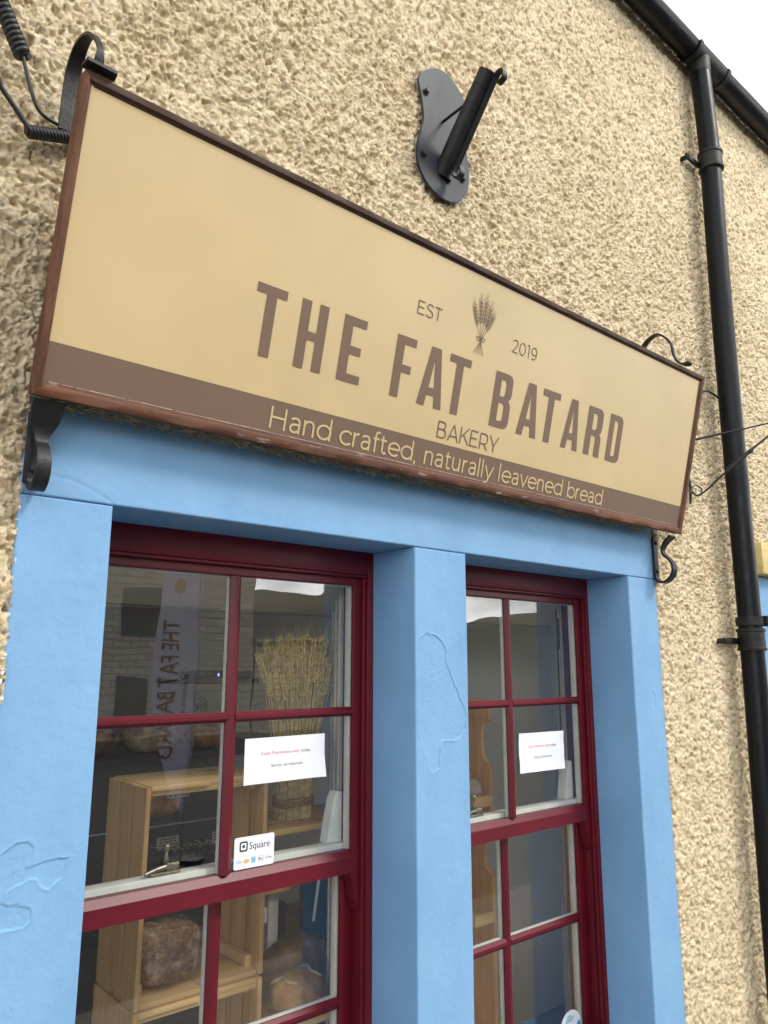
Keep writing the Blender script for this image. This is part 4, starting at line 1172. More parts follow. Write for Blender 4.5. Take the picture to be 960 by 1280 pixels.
def notice(x0, x1, z0, z1, y, label, shear, curl, crinkle, seed):
    t = thing('paper_notice', ((x0 + x1) / 2, y, z0), label, 'notice', 'paper notices on the windows')
    mb, P = sheet(x0, x1, z0, z1, y, shear, curl, crinkle, seed)
    link('sheet', mb, 'paper', t, smooth=60)
    W, H = x1 - x0, z1 - z0
    link('red_lettering', write_on(P, W, H, 'Cash Payments only', 0.195, 0.665, 0.62, 0.072), 'ink_red', t)
    mb2 = write_on(P, W, H, 'today', 0.685, 0.81, 0.62, 0.072)
    m3 = write_on(P, W, H, 'Sorry, no internet', 0.32, 0.715, 0.34, 0.072)
    mb2.add(m3.v, m3.f)
    link('black_lettering', mb2, 'ink', t)
    return t
notice(1.215, 1.508, 1.300, 1.432, 0.2480, 'white paper notice with red and black words on the window holding the wheat sheaf', 0.001, 0.012, 0.0006, 3)
notice(2.471, 2.765, 1.2245, 1.378, 0.2480, 'creased white paper notice on the window nearer the drainpipe', -0.003, 0.004, 0.0045, 9)

def rounded(x0, x1, z0, z1, r, n=6):
    P = []
    for cx, cz, a0 in ((x1 - r, z0 + r, -90), (x1 - r, z1 - r, 0), (x0 + r, z1 - r, 90), (x0 + r, z0 + r, 180)):
        for k in range(n + 1):
            a = RAD(a0 + 90 * k / n); P.append((cx + r * math.cos(a), cz + r * math.sin(a)))
    return P
stk = thing('payment_sticker', (1.26, 0.249, 1.07), 'white rounded payment sticker with a square logo above small card emblems', 'sticker')
link('sticker', MB().prism(rounded(1.193, 1.328, 1.070, 1.157, 0.006), 0.2493, 0.2490), 'paper', stk)
EX, EZ = Vector((1, 0, 0)), Vector((0, 0, 1))
def flat(mb, outers, holes, y):
    fl, tr = fill_poly(outers, holes)
    mb.add([(q.x, y, q.y) for q in fl], tr)
mb = MB()
flat(mb, [rounded(1.210, 1.237, 1.117, 1.145, 0.006)], [rounded(1.2145, 1.2325, 1.1215, 1.1405, 0.003)[::-1]], 0.2484)
flat(mb, [rounded(1.2195, 1.2275, 1.1268, 1.1352, 0.001)], [], 0.2484)
put_text(mb, 'Square', (0, 0.2484, 0), EX, EZ, 1.243, 1.312, 0.019, 0.0, 1.0, 1.121)
put_text(mb, 'Pay', (0, 0.2484, 0), EX, EZ, 1.279, 1.289, 0.0055, 0.0, 1.0, 1.0875)
put_text(mb, 'G Pay', (0, 0.2484, 0), EX, EZ, 1.299, 1.320, 0.0065, 0.0, 1.0, 1.0872)
flat(mb, [[(1.2775 + .0022 * math.cos(a * .7), 1.0903 + .0026 * math.sin(a * .7)) for a in range(9)]], [], 0.2484)
link('logo_lettering', mb, 'ink', stk)
mb = MB(); flat(mb, [rounded(1.2735, 1.2915, 1.0835, 1.0975, .002)], [rounded(1.2741, 1.2909, 1.0841, 1.0969, .0016)[::-1]], 0.2486)
link('card_outline', mb, 'iron', stk)
mb = MB(); put_text(mb, 'VISA', (0, 0.2484, 0), EX, EZ, 1.200, 1.220, 0.0068, 0.006, 1.0, 1.087)
link('card_emblem', mb, 'ink_cyan', stk)
mb = MB()
for c in (1.2305, 1.2375):
    flat(mb, [[(c + 0.0055 * math.cos(RAD(k * 20)), 1.090 + 0.0055 * math.sin(RAD(k * 20))) for k in range(18)]], [], 0.2484 - (0.0001 if c > 1.235 else 0))
link('card_emblem', mb, 'ink_orange', stk)
mb = MB(); flat(mb, [rounded(1.250, 1.2645, 1.083, 1.0985, 0.001)], [], 0.2484)
link('card_emblem', mb, 'ink_cyan', stk)
mb = MB(); put_text(mb, 'AM', (0, 0.2482, 0), EX, EZ, 1.2515, 1.263, 0.005, 0.0, 1.0, 1.0915); put_text(mb, 'EX', (0, 0.2482, 0), EX, EZ, 1.2515, 1.263, 0.005, 0.0, 1.0, 1.0848)
link('card_emblem_lettering', mb, 'paper', stk)

rs = thing('round_sticker', (2.79, 0.297, 0.16), 'white oval sticker with teal print low on the window near the drainpipe', 'sticker')
oval = [(2.800 + 0.070 * math.cos(RAD(k * 7.5)), 0.210 + 0.066 * math.sin(RAD(k * 7.5))) for k in range(48)]
link('sticker', MB().prism(oval, 0.2964, 0.2961), 'paper', rs)
mb = MB()
flat(mb, [[(2.83, .205), (2.845, .225), (2.864, .227), (2.868, .19), (2.85, .165), (2.83, .17)]], [], 0.2956)
for k, (a, b_) in enumerate(((2.775, 2.80), (2.77, 2.82), (2.768, 2.815))):
    z = 0.252 - 0.009 * k
    flat(mb, [[(a, z), (b_, z + .004), (b_, z + .008), (a, z + .004)]], [], 0.2956)
link('teal_print', mb, 'ink_teal', rs)

# ------------------------------------------------------------------ window display
def crate(name, label, x0, x1, yf, yb, z0, z1, knots=True, nslat=3):
    """open fronted wooden crate standing on its end"""
    t = thing(name, ((x0 + x1) / 2, (yf + yb) / 2, z0), label, 'crate', 'stacked wooden crates in the window')
    th = 0.016
    d = (yb - yf) / nslat
    for s_, nm in ((0, 'side'), (1, 'side')):
        mb = MB(); xa = x0 if s_ == 0 else x1 - th
        for k in range(nslat):
            j = random.uniform(-0.003, 0.003)
            mb.box(xa, xa + th, yf + k * d + 0.0015, yf + (k + 1) * d - 0.003, z0 + 0.002 + j, z1 - 0.002 + j, 0.002)
        link('side', mb, 'pine', t, smooth=35)
    for z, nm in ((z0, 'base_boards'), (z1 - th - 0.001, 'top_boards')):
        mb = MB(); m_ = 2
        w = (x1 - x0 - 2 * th) / m_
        for k in range(m_):
            fo = 0.010 * (k % 2)
            mb.box(x0 + th + k * w + 0.001, x0 + th + (k + 1) * w - 0.002, yf + fo, yb, z, z + th, 0.002)
        mb.box(x0 + th, x1 - th, yf + 0.012, yf + 0.03, z + th if z == z0 else z - 0.016, (z + th + 0.016) if z == z0 else z, 0.002) if z != z0 else None
        link(nm, mb, 'pine_x', t, smooth=35)
    mb = MB()
    for (xa, xb) in ((x0 + th + .001, x0 + th + 0.026), (x1 - th - 0.026, x1 - th - .001)):
        for (za, zb) in ((z0 + th + .001, z0 + th + 0.036), (z1 - th - 0.037, z1 - th - .002)):
            mb.box(xa, xb, yf + 0.045, yb - 0.02, za, zb, 0.002)
    link('batten', mb, 'pine_y', t, smooth=35)
    return t
crate('wooden_crate', 'pine crate with a dark loaf inside, top of the stack behind the window', 1.030, 1.462, 0.50, 0.80, 0.668, 1.286)
crate('wooden_crate', 'pine crate standing under the crate that holds the dark loaf', 1.026, 1.458, 0.495, 0.80, 0.040, 0.664)
pl = thing('display_plinth', (1.24, 0.65, RZ0), 'low dark plinth under the crate stack', 'plinth')
link('plinth', MB().box(1.0, 1.95, 0.48, 0.95, RZ0, 0.036, 0.004), 'dark_wood', pl)

ds = thing('display_shelf', (1.72, 0.65, 0.04), 'wooden shelf unit beside the crates carrying the wheat sheaf', 'shelf')
mb = MB(); mb.box(1.470, 1.72, 0.50, 0.61, 1.082, 1.102, 0.003); mb.box(1.470, 1.98, 0.505, 0.80, 1.0825, 1.1025, 0.003) if False else mb.box(1.472, 1.98, 0.6115, 0.80, 1.083, 1.103, 0.003)
mb.box(1.7215, 1.98, 0.506, 0.61, 1.0825, 1.1025, 0.003)
link('top_board', mb, 'pine_x', ds, smooth=35)
link('lower_board', MB().box(1.470, 1.98, 0.42, 0.80, 0.505, 0.525, 0.003), 'pine_x', ds, smooth=35)
link('post', MB().box(1.945, 1.98, 0.51, 0.80, 0.040, 1.080, 0.003), 'oak', ds, smooth=35)

# wheat sheaf
sf = thing('wheat_sheaf', (1.655, 0.63, 1.104), 'tied sheaf of dried wheat ears standing on the shelf behind the glass', 'sheaf')
cx, cy, z0 = 1.655, 0.635, 1.104
st_, ea, aw = MB(), MB(), MB()
for k in range(115):
    a = random.uniform(0, 2 * math.pi); r = random.random() ** 0.42
    rb = 0.074 * r; rt = (0.112 + 0.030 * random.random()) * r + 0.008
    h = random.uniform(0.41, 0.55) + 0.02 * (1 - r)
    def pos(t, rr): return Vector((cx + math.cos(a) * rr * 1.02, cy + math.sin(a) * rr * 0.72, z0 + t))
    tw = random.uniform(-0.2, 0.2)
    P = [pos(0.0, rb), pos(0.06, rb * 0.95), pos(0.16, rb * 0.98)]
    for t in (0.28, 0.40, h):
        u = (t - 0.16) / (h - 0.16)
        P.append(pos(t, rb * 0.98 + (rt - rb) * u ** 1.15))
    st_.tube(P, [0.0026, 0.0024, 0.0022, 0.0020, 0.0017, 0.0014], 5, False)
    d = (P[-1] - P[-2]).normalized(); d = (d + Vector((random.uniform(-.14, .14), random.uniform(-.1, .1), 0))).normalized()
    s1 = d.cross(Vector((0.3, 1, 0))).normalized(); s2 = d.cross(s1)
    ln = random.uniform(0.080, 0.110); nk = 8
    for q in range(nk):
        c = P[-1] + d * ln * (q / nk)
        for s_ in (-1, 1):
            o_ = s1 * s_ * 0.0054 + s2 * 0.0015 * ((q % 2) * 2 - 1)
            k0 = c + o_ * 0.6; k2 = c + d * 0.020 + o_ * 1.2; km = c + d * 0.009 + o_
            w = 0.0052
            ea.add([k0, km + s1 * w, km + s2 * w, km - s1 * w, km - s2 * w, k2], [(0, 1, 2), (0, 2, 3), (0, 3, 4), (0, 4, 1), (5, 2, 1), (5, 3, 2), (5, 4, 3), (5, 1, 4)])
    for q in range(8):
        b0 = P[-1] + d * ln * random.uniform(0.3, 0.95)
        tp = b0 + (d + s1 * random.uniform(-.35, .35) + s2 * random.uniform(-.3, .3)).normalized() * random.uniform(0.05, 0.105)
        w = s1 * 0.0005; w2 = s2 * 0.0005
        aw.add([b0 + w, b0 - w, b0 + w2, tp], [(0, 1, 3), (1, 2, 3), (2, 0, 3)])
link('stalks', st_, 'straw', sf, smooth=80)
link('ears', ea, 'ear', sf)
link('awns', aw, 'straw', sf)
mb = MB()
for q in range(5):
    mb.tube([(cx + 0.079 * math.cos(RAD(t)), cy + 0.060 * math.sin(RAD(t)), z0 + 0.047 + q * 0.0062 + 0.003 * math.sin(RAD(t * 3 + q * 90))) for t in range(0, 361, 15)], 0.0030, 6, False)
link('twine', mb, 'twine', sf, smooth=80)

# bread
def loaf(label, c, r, mat, bag=True, rot=0.0, power=2.6, nz=0.10, slashes=0, group=None, name='loaf', flat_=None, cat='loaf'):
    t = thing(name, (c[0], c[1], c[2] - r[2]), label, cat, group)
    mb = MB().blob(c, r, 4, nz, 14, power, rot, flat_ if flat_ is not None else r[2] * 0.8)
    link('crust', mb, mat, t, smooth=180)
    if slashes:
        sm = MB()
        for k in range(slashes):
            x = -r[0] * 0.6 + 1.2 * r[0] * k / max(1, slashes - 1)
            P = []
            for j in range(-6, 7):
                yy = j / 6 * r[1] * 0.7
                zz = r[2] * (max(0.0, 1 - (abs(x) / r[0]) ** power - (abs(yy) / r[1]) ** power)) ** (1 / power) * 1.0
                xx = x + 0.012 * math.sin(j * 0.9 + k)
                P.append((c[0] + xx * math.cos(rot) - yy * math.sin(rot), c[1] + xx * math.sin(rot) + yy * math.cos(rot), c[2] + zz + 0.001))
            sm.tube(P, [0.002] + [0.006] * 11 + [0.002], 6)
        link('score_marks', sm, 'floured', t, smooth=60)
    if bag:
        mb = MB().blob((c[0], c[1], c[2] + 0.004), (r[0] * 1.10, r[1] * 1.11, r[2] * 1.11), 4, 0.20, 34, 2.4, rot, r[2] * 0.97)
        link('plastic_bag', mb, 'bag', t)
    return t
# dark cracked rye: crust broken into pale plates
t = thing('loaf', (1.172, 0.62, 0.684), 'dark cracked rye loaf in clear plastic inside the upper crate', 'loaf')
bm = bmesh.new(); bmesh.ops.create_icosphere(bm, subdivisions=5, radius=1)
from mathutils import noise as MN
for q in bm.verts:
    d = q.co.normalized(); pw = 3.4
    s_ = (abs(d.x) ** pw + abs(d.y) ** pw + abs(d.z) ** pw) ** (-1 / pw)
    p = Vector((d.x * 0.105 * s_, d.y * 0.085 * s_, d.z * 0.078 * s_))
    v1 = MN.voronoi((p + Vector((MN.noise(p * 30), MN.noise(p * 30 + Vector((5, 0, 0))), 0)) * 0.02) * 15 + Vector((3, 1, 5)))[0]
    cr = min(1.0, (v1[1] - v1[0]) * 3.0)
    top = max(0, min(1, p.z / 0.05))
    p += d * (0.009 * cr * top + 0.0035 * MN.fractal(p * 40, 1, 2, 3))
    q.co = Vector((1.172, 0.625, 0.765)) + p
bmr = MB().frombm(bm)
link('crust', bmr, 'rye', t, smooth=180)
link('plastic_bag', MB().blob((1.172, 0.625, 0.770), (0.120, 0.098, 0.089), 4, 0.20, 36, 3.0, 0, 0.084), 'bag', t)
loaf('round golden loaf in a clear bag on the low board', (1.600, 0.510, 0.583), (0.100, 0.075, 0.062), 'crust', True, 0.35, 2.2, 0.08, 2)
loaf('brown bagged loaf lying behind the round golden loaf', (1.70, 0.680, 0.603), (0.130, 0.075, 0.080), 'crust_dark', True, 0.1, 2.3, 0.1, 0)

# rack with a scalloped side behind the other window
rk = thing('display_rack', (2.55, 0.78, RZ0), 'honey coloured display rack with scalloped side behind the window', 'rack')
prof = [(0.600, 1.496), (0.600, 1.402), (0.606, 1.396), (0.622, 1.392), (0.640, 1.375), (0.648, 1.345), (0.648, 1.28), (0.642, 1.245), (0.626, 1.222), (0.606, 1.212), (0.600, 1.206), (0.600, 0.90), (0.606, 0.89), (0.622, 0.885), (0.638, 0.87), (0.644, 0.845), (0.644, 0.79), (0.636, 0.765), (0.616, 0.752), (0.600, 0.745), (0.600, RZ0), (0.96, RZ0), (0.96, 1.496)]
pm_ = Matrix(((0, 1, 0, 0), (1, 0, 0, 0), (0, 0, 1, 0), (0, 0, 0, 1)))
for x in (2.25, 2.690):
    link('side', MB().prism(prof, x, x + 0.020, 0.002, pm_), 'oak', rk, smooth=35)
for z in (0.10, 0.56, 1.035, 1.47):
    mb = MB(); mb.box(2.271, 2.689, 0.604, 0.95, z, z + 0.018, 0.002)
    if z in (0.56, 1.035): mb.box(2.56, 2.689, 0.585, 0.603, z, z + 0.045, 0.003)
    link('shelf', mb, 'pine_x', rk, smooth=35)
loaf('pink iced bun at the end of the rack shelf', (2.64, 0.67, 1.100), (0.045, 0.05, 0.045), 'floured', True, 0, 2.2, 0.08, 0, name='bun', cat='bun')

# counter with glass shelves and goods
ct = thing('display_counter', (1.7, 1.6, RZ0), 'dark glass fronted display counter behind the crates', 'counter')
link('counter_base', MB().box(0.2, 2.18, 1.45, 2.1, RZ0, 0.55, 0.004), 'counter', ct, smooth=35)
link('counter_back', MB().box(0.2, 2.18, 2.05, 2.1, 0.551, 1.235, 0.002), 'counter', ct)
link('counter_top', MB().box(0.2, 2.18, 1.44, 2.1, 1.2355, 1.262, 0.004), 'counter', ct, smooth=35)
for z in (0.76, 0.955):
    link('glass_shelf', MB().box(0.22, 2.16, 1.50, 2.04, z, z + 0.008, 0), 'glass', ct)
mb = MB()
for z in (0.762, 0.957):
    mb.box(0.22, 2.16, 1.494, 1.499, z, z + 0.006, 0)
link('shelf_edge', mb, 'mint', ct)
gtop = 'loaves along the counter top'
for k, (x, y, r, mt, lab) in enumerate(((0.92, 1.62, (0.15, 0.10, 0.075), 'floured', 'large floured loaf at the outer end of the counter top'), (1.26, 1.66, (0.12, 0.10, 0.06), 'crust_dark', 'dark brown loaf on the counter top beside the floured one'), (1.53, 1.62, (0.13, 0.09, 0.085), 'floured', 'tall scored floury loaf on the counter top'), (1.82, 1.60, (0.12, 0.09, 0.06), 'crust', 'golden loaf on the counter top behind the crate'))):
    loaf(lab, (x, y, 1.263 + r[2] * 0.8), r, mt, False, 0.2 * k - 0.3, 2.3, 0.12, 3, gtop)
loaf('orange brown round loaf on the upper glass shelf', (1.60, 1.66, 1.035), (0.11, 0.10, 0.072), 'crust', False, 0, 2.1, 0.06, 0)
loaf('dark crusted loaf at the outer end of the upper glass shelf', (0.93, 1.70, 1.05), (0.10, 0.10, 0.085), 'crust_dark', False, 0, 2.1, 0.06, 0)
pt = thing('chocolate_pastries', (1.75, 1.62, 0.768), 'heap of dark chocolate pastries dusted white on the lower glass shelf', 'pastries')
for k in range(14):
    c = (1.60 + 0.05 * (k % 7) + random.uniform(-.008, .008), 1.60 + 0.06 * (k // 7), 0.795 + 0.02 * (k // 7))
    o = link('pastry', MB().blob(c, (0.026, 0.026, 0.026), 2, 0.25, 30, 2.2), 'choc', pt, smooth=180)
mb = MB()
for k in range(70):
    c = (random.uniform(1.585, 1.92), random.uniform(1.575, 1.66), 0.828 + random.uniform(-.006, 0.014))
    mb.blob(c, (0.006, 0.006, 0.004), 1)
tag(link('icing_flecks', mb, 'tag', pt), kind='stuff')
def price_tag(x, y, z, label, w=0.085, h=0.045):
    t = thing('price_tag', (x, y, z), label, 'price tag', 'price tags in the counter')
    link('card', MB().box(x, x + w, y, y + 0.003, z, z + h, 0), 'tag', t)
    mb = MB()
    for r_ in range(3):
        a = x + 0.008
        while a < x + w - 0.012:
            l = random.uniform(0.005, 0.015)
            zz = z + h - 0.012 - r_ * 0.012
            mb.add([(a, y - 0.001, zz), (a + l, y - 0.001, zz), (a + l, y - 0.001, zz + 0.006), (a, y - 0.001, zz + 0.006)], [(0, 1, 2, 3)])
            a += l + random.uniform(0.003, 0.006)
    link('print', mb, 'ink', t)
price_tag(1.575, 1.500, 1.068, 'price tag hanging above the orange brown round loaf', 0.105, 0.044)
price_tag(1.535, 1.490, 0.868, 'price tag at the front of the lower shelf beside the crate', 0.10, 0.044)
price_tag(1.80, 1.490, 0.850, 'price tag above the chocolate pastries', 0.075, 0.052)
price_tag(0.955, 1.490, 0.795, 'price tag low at the outer end of the counter', 0.085, 0.044)
price_tag(0.99, 1.490, 1.00, 'small price tag beside the dark crusted loaf', 0.05, 0.05)

ps = thing('payment_board', (2.0, 1.95, 1.262), 'pale mint contactless payment board standing on the counter', 'board')
link('board', MB().box(1.86, 2.17, 1.93, 1.95, 1.2625, 1.505, 0.004), 'mint', ps)
mb = MB()
for k, r_ in enumerate((0.02, 0.038, 0.056, 0.072)):
    mb.tube([(1.905 + r_ * math.cos(RAD(a)), 1.928, 1.42 + r_ * math.sin(RAD(a))) for a in range(-25, 76, 10)], 0.0038, 6)
mb.box(2.00, 2.15, 1.927, 1.9285, 1.315, 1.319, 0); mb.box(1.88, 2.12, 1.927, 1.9285, 1.350, 1.353, 0)
link('wave_emblem', mb, 'iron', ps)
ws = thing('wall_shelf', (2.2, 2.3, 1.55), 'narrow dark shelf behind the counter carrying a small router', 'shelf')
link('shelf', MB().box(1.85, 2.40, 2.106, 2.30, 1.545, 1.57, 0.003), 'counter', ws)
rt = thing('router', (2.15, 2.16, 1.571), 'slim dark router with a tiny blue light on the wall shelf', 'router')
link('case', MB().box(1.95, 2.35, 2.11, 2.22, 1.571, 1.615, 0.006), 'counter', rt)
m, nt, b, o = new_mat('blue_indicator')
b.inputs['Emission Color'].default_value = (0.1, 0.15, 1, 1); b.inputs['Emission Strength'].default_value = 6
M['led'] = m
link('indicator_light', MB().box(2.13, 2.138, 2.108, 2.1095, 1.585, 1.60, 0), 'led', rt)

nb = thing('navy_board', (2.0, 1.2, 0.3), 'navy blue board with a pale stripe standing behind the bagged loaves', 'board')
link('board', MB().box(1.97, 2.15, 1.00, 1.02, 0.52, 0.84, 0.004), 'navy', nb)
link('stripe', MB().add([(2.01, 0.9985, 0.60), (2.025, 0.9985, 0.60), (2.05, 0.9985, 0.76), (2.035, 0.9985, 0.76)], [(0, 1, 2, 3)]), 'paper', nb)
link('leg', MB().box(1.98, 2.01, 1.0205, 1.05, RZ0, 0.80, 0.003), 'dark_wood', nb)
link('leg', MB().box(2.11, 2.14, 1.0205, 1.05, RZ0, 0.80, 0.003), 'dark_wood', nb)
ld = thing('white_trestle', (1.85, 1.1, RZ0), 'white painted trestle frame standing behind the crates', 'trestle')
link('leg', MB().box(1.86, 1.91, 1.10, 1.14, RZ0, 0.72, 0.003), 'white', ld)
link('leg', MB().box(1.63, 1.68, 1.10, 1.14, RZ0, 0.72, 0.003), 'white', ld)
link('rail', MB().box(1.58, 1.95, 1.06, 1.18, 0.721, 0.745, 0.003), 'pine_x', ld)
link('rail', MB().box(1.681, 1.859, 1.105, 1.135, 0.60, 0.66, 0.003), 'white', ld)

# ------------------------------------------------------------------ the street the glass reflects
g = MB(); g.add([(-400, -420, GROUND - 0.12), (500, -420, GROUND - 0.12), (500, 200, GROUND - 0.12), (-400, 200, GROUND - 0.12)], [(0, 1, 2, 3)])
tag(link('road', g, 'tarmac'), kind='structure')
pv = MB(); pv.box(-12, 16, -1.6 - 0.9, -0.02, GROUND - 0.119, GROUND, 0.02)
tag(link('pavement', pv, 'paving'), kind='structure')
hl = MB(); vs = []; fs = []; nx = 120
for i in range(nx + 1):
    x = -200 + 900 * i / nx
    hgt_ = max(5.0, min(34.0, 19.0 + (x - 267) * 0.155)) + 0.8 * math.sin(x / 13.0) + 0.5 * math.sin(x / 5.1)
    for j, (yy, k) in enumerate(((-140, 0.0), (-200, 0.45), (-250, 1.0), (-320, 0.9), (-410, 0.0))):
        vs.append((x, yy, GROUND - 0.2 + hgt_ * k))
for i in range(nx):
    for j in range(4):
        fs.append((i * 5 + j, i * 5 + j + 1, i * 5 + j + 6, i * 5 + j + 5))
tag(link('hill', MB().add(vs, fs), 'hill', smooth=180), kind='structure')

def cottage(label, x0, x1, y, eave, ridge, depth, win=(), name='stone_cottage'):
    t = thing(name, ((x0 + x1) / 2, y, GROUND), label, 'house', 'houses across the street')
    G = GROUND - 0.12
    mb = MB()
    mb.add([(x0, y, G), (x1, y, G), (x1, y - depth, G), (x0, y - depth, G), (x0, y, eave), (x1, y, eave), (x1, y - depth, eave), (x0, y - depth, eave), (x0, y - depth / 2, ridge - .05), (x1, y - depth / 2, ridge - .05)],
           [(1, 0, 4, 5), (0, 3, 7, 8, 4), (3, 2, 6, 7), (2, 1, 5, 9, 6)])
    link('stone_wall', mb, 'stone_wall', t)
    rb = MB(); o_ = 0.2
    rb.add([(x0 - .1, y + o_, eave - .1), (x1 + .1, y + o_, eave - .1), (x1 + .1, y - depth / 2, ridge), (x0 - .1, y - depth / 2, ridge), (x1 + .1, y - depth - o_, eave - .1), (x0 - .1, y - depth - o_, eave - .1)], [(0, 1, 2, 3), (3, 2, 4, 5)])
    link('roof', rb, 'slate_roof', t)
    link('gutter', MB().box(x0 - .1, x1 + .1, y + o_ - .02, y + o_ + .08, eave - .16, eave - .06, 0.02), 'pale_stone', t)
    for (a, b_, c, d) in win:
        f_ = MB(); f_.box(a, b_, y, y + 0.05, c, d, 0); 
        w_ = link('window_frame', f_, 'window_blue', t)
        link('pane', MB().box(a + .12, b_ - .12, y + 0.051, y + 0.06, c + .12, d - .12, 0), 'counter', w_)
    return t
cottage('tall grey stone house across the street with a dark blue window', 6.0, 13.1, -19.5, 5.5, 7.4, 6, [(8.7, 10.0, 2.45, 3.9), (8.6, 9.6, -0.4, 1.3)])
cottage('low slate roofed cottage across the street between two taller houses', 13.2, 19.0, -19.5, 2.55, 4.25, 4)
cottage('broad stone house across the street beside the low cottage', 19.9, 25.0, -21.5, 3.0, 5.0, 6, [(21, 22, 0.6, 2.0), (23, 24, .6, 2.0)])
cottage('end stone house across the street beside the view of the hill', 38.0, 52.0, -19.5, 5.5, 7.5, 6, [(40, 41, .6, 2), (43, 44, .6, 2)])
cottage('long stone house far along the street', -14.0, 5.8, -20.5, 5.2, 7.2, 6, [(-2, -1, .6, 2), (2, 3, .6, 2)])

fl = thing('feather_flag', (4.0, -5.9, GROUND), 'tall lilac feather flag lettered down its length, standing in the street', 'flag')
YF = -5.90
FX = 0.17
right = [(3.93, 0.02), (4.00, 0.70), (4.00, 1.5), (4.02, 2.1), (4.03, 2.5), (3.97, 2.80), (3.82, 2.98)]
left = [(3.60, 2.92), (3.54, 2.55), (3.52, 2.1), (3.49, 1.5), (3.56, 1.0), (3.66, 0.55), (3.80, 0.2)]
R2 = catmull([(q[0] + FX, 0, q[1]) for q in right], 5); L2 = catmull([(q[0] + FX, 0, q[1]) for q in left], 5)
link('banner', MB().prism([(q.x, q.z) for q in R2 + L2], YF, YF - 0.006), 'flag', fl)
P = [(q.x + 0.02, YF, q.z) for q in R2]
link('pole', MB().tube([(3.95 + FX, YF, GROUND - .1), (3.95 + FX, YF, 0.0)] + P, 0.014, 8), 'aluminium', fl, smooth=60)
link('ground_base', MB().lathe([(0.22, GROUND - 0.119), (0.22, GROUND - 0.07), (0.05, GROUND - 0.05)], (3.95 + FX, YF, 0), 'z', 24), 'iron', fl)
ftx, ftz = Vector((0, 0, -1)), Vector((-1, 0, 0))
mb = MB(); put_text(mb, 'THE FAT BATARD', (3.78 + FX, YF + 0.004, 2.14), ftx, ftz, 0, 1.5, 0.20, 0.012)
link('lettering', mb, 'flag_ink', fl)
mb = MB(); put_text(mb, 'BAKERY', (3.92 + FX, YF + 0.004, 1.52), ftx, ftz, 0, 0.42, 0.06)
link('small_lettering', mb, 'flag_ink', fl)
mb = MB(); mb.prism([(3.77 + FX + 0.07 * math.cos(RAD(k * 20)), 2.55 + 0.11 * math.sin(RAD(k * 20))) for k in range(18)], YF + 0.004, YF + 0.006)
link('wheat_print', mb, 'flag_gold', fl)

# ------------------------------------------------------------------ light
SUN_EL, SUN_AZ = 43.0, 34.0          # azimuth measured from straight out of the wall towards +x
sd = Vector((math.sin(RAD(SUN_AZ)) * math.cos(RAD(SUN_EL)), -math.cos(RAD(SUN_AZ)) * math.cos(RAD(SUN_EL)), math.sin(RAD(SUN_EL))))
sl = bpy.data.lights.new('sun', 'SUN'); sl.energy = 1.9; sl.angle = RAD(13); sl.color = (1, 0.965, 0.90)
so = bpy.data.objects.new('sun', sl); COL.objects.link(so)
so.rotation_euler = (-sd).to_track_quat('-Z', 'Y').to_euler(); so.location = (0, -5, 12)

w = bpy.data.worlds.new('World'); S.world = w; w.use_nodes = True
nt = w.node_tree; bg = nt.nodes['Background']
sky = N(nt, 'ShaderNodeTexSky'); sky.sky_type = 'NISHITA'; sky.sun_disc = False
sky.sun_elevation = RAD(SUN_EL); sky.sun_rotation = math.atan2(sd.x, sd.y)
sky.dust_density = 3.0; sky.air_density = 1.0
tc = N(nt, 'ShaderNodeTexCoord')
mp = N(nt, 'ShaderNodeMapping'); mp.inputs['Scale'].default_value = (1, 1, 3.2)
nt.links.new(tc.outputs['Generated'], mp.inputs['Vector'])
cl = noise(nt, mp.outputs['Vector'], 4.2, 7, 0.6)
K0, K1, K2 = 6.0, 20.0, 46.0
cc_ = ramp(nt, cl, [(0.30, (0.16, 0.165, 0.175)), (0.50, (0.42, 0.42, 0.42)), (0.70, (1.0, 0.99, 0.97))])
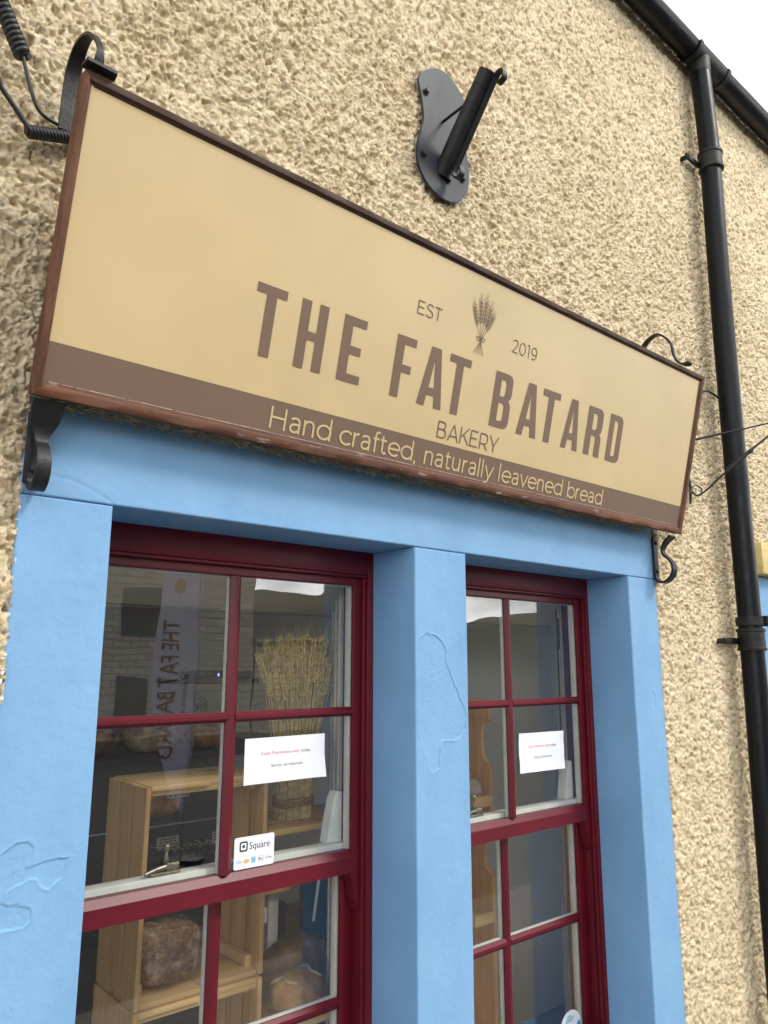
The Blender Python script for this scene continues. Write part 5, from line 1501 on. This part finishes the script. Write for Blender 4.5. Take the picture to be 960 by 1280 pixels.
# brighter break in the cloud low over the street, in front of the shop
sepn = N(nt, 'ShaderNodeSeparateXYZ'); nt.links.new(tc.outputs['Generated'], sepn.inputs[0])
mr = N(nt, 'ShaderNodeMapRange'); mr.inputs['From Min'].default_value = 0.30; mr.inputs['From Max'].default_value = 0.04
mr.inputs['To Min'].default_value = 0.0; mr.inputs['To Max'].default_value = 1.0
nt.links.new(sepn.outputs['Z'], mr.inputs['Value'])
mr2 = N(nt, 'ShaderNodeMapRange'); mr2.inputs['From Min'].default_value = -0.2; mr2.inputs['From Max'].default_value = -0.7
nt.links.new(sepn.outputs['Y'], mr2.inputs['Value'])
mu = N(nt, 'ShaderNodeMath', operation='MULTIPLY'); nt.links.new(mr.outputs[0], mu.inputs[0]); nt.links.new(mr2.outputs[0], mu.inputs[1])
ma = N(nt, 'ShaderNodeMath', operation='MULTIPLY_ADD'); nt.links.new(mu.outputs[0], ma.inputs[0]); ma.inputs[1].default_value = 120.0; ma.inputs[2].default_value = 36.0
vm = N(nt, 'ShaderNodeVectorMath', operation='SCALE'); nt.links.new(cc_, vm.inputs[0]); nt.links.new(ma.outputs[0], vm.inputs['Scale'])
mxs = N(nt, 'ShaderNodeMix', data_type='RGBA'); mxs.inputs['Factor'].default_value = 0.85
nt.links.new(sky.outputs['Color'], mxs.inputs['A']); nt.links.new(vm.outputs[0], mxs.inputs['B'])
nt.links.new(mxs.outputs['Result'], bg.inputs['Color'])
bg.inputs['Strength'].default_value = 0.10

# ------------------------------------------------------------------ camera
Rm = ((0.7584542683203578, -0.6517254567269497, 0.0010256318441318327), (-0.12931548398470336, -0.14894983588551491, 0.9803527181537673), (0.6387680552974082, 0.7436853336215035, 0.19724983165478288))
cam = bpy.data.cameras.new('camera'); co = bpy.data.objects.new('camera', cam); COL.objects.link(co)
cam.sensor_fit = 'AUTO'; cam.sensor_width = 36; cam.lens = 36 * 947.73 / 1280
cam.clip_start = 0.05; cam.clip_end = 2000
mtx = Matrix(((Rm[0][0], Rm[1][0], -Rm[2][0], 0), (Rm[0][1], Rm[1][1], -Rm[2][1], -1.8), (Rm[0][2], Rm[1][2], -Rm[2][2], 1.65), (0, 0, 0, 1)))
co.matrix_world = mtx
S.camera = co

S.view_settings.view_transform = 'Standard'; S.view_settings.look = 'None'
S.view_settings.exposure = 0.18; S.view_settings.gamma = 1.0
S.view_settings.use_curve_mapping = False
S.cycles.use_denoising = True
S.cycles.max_bounces = 10; S.cycles.diffuse_bounces = 4; S.cycles.glossy_bounces = 4; S.cycles.transmission_bounces = 4; S.cycles.transparent_max_bounces = 16
S.cycles.caustics_reflective = False; S.cycles.caustics_refractive = False
S.cycles.sample_clamp_indirect = 6
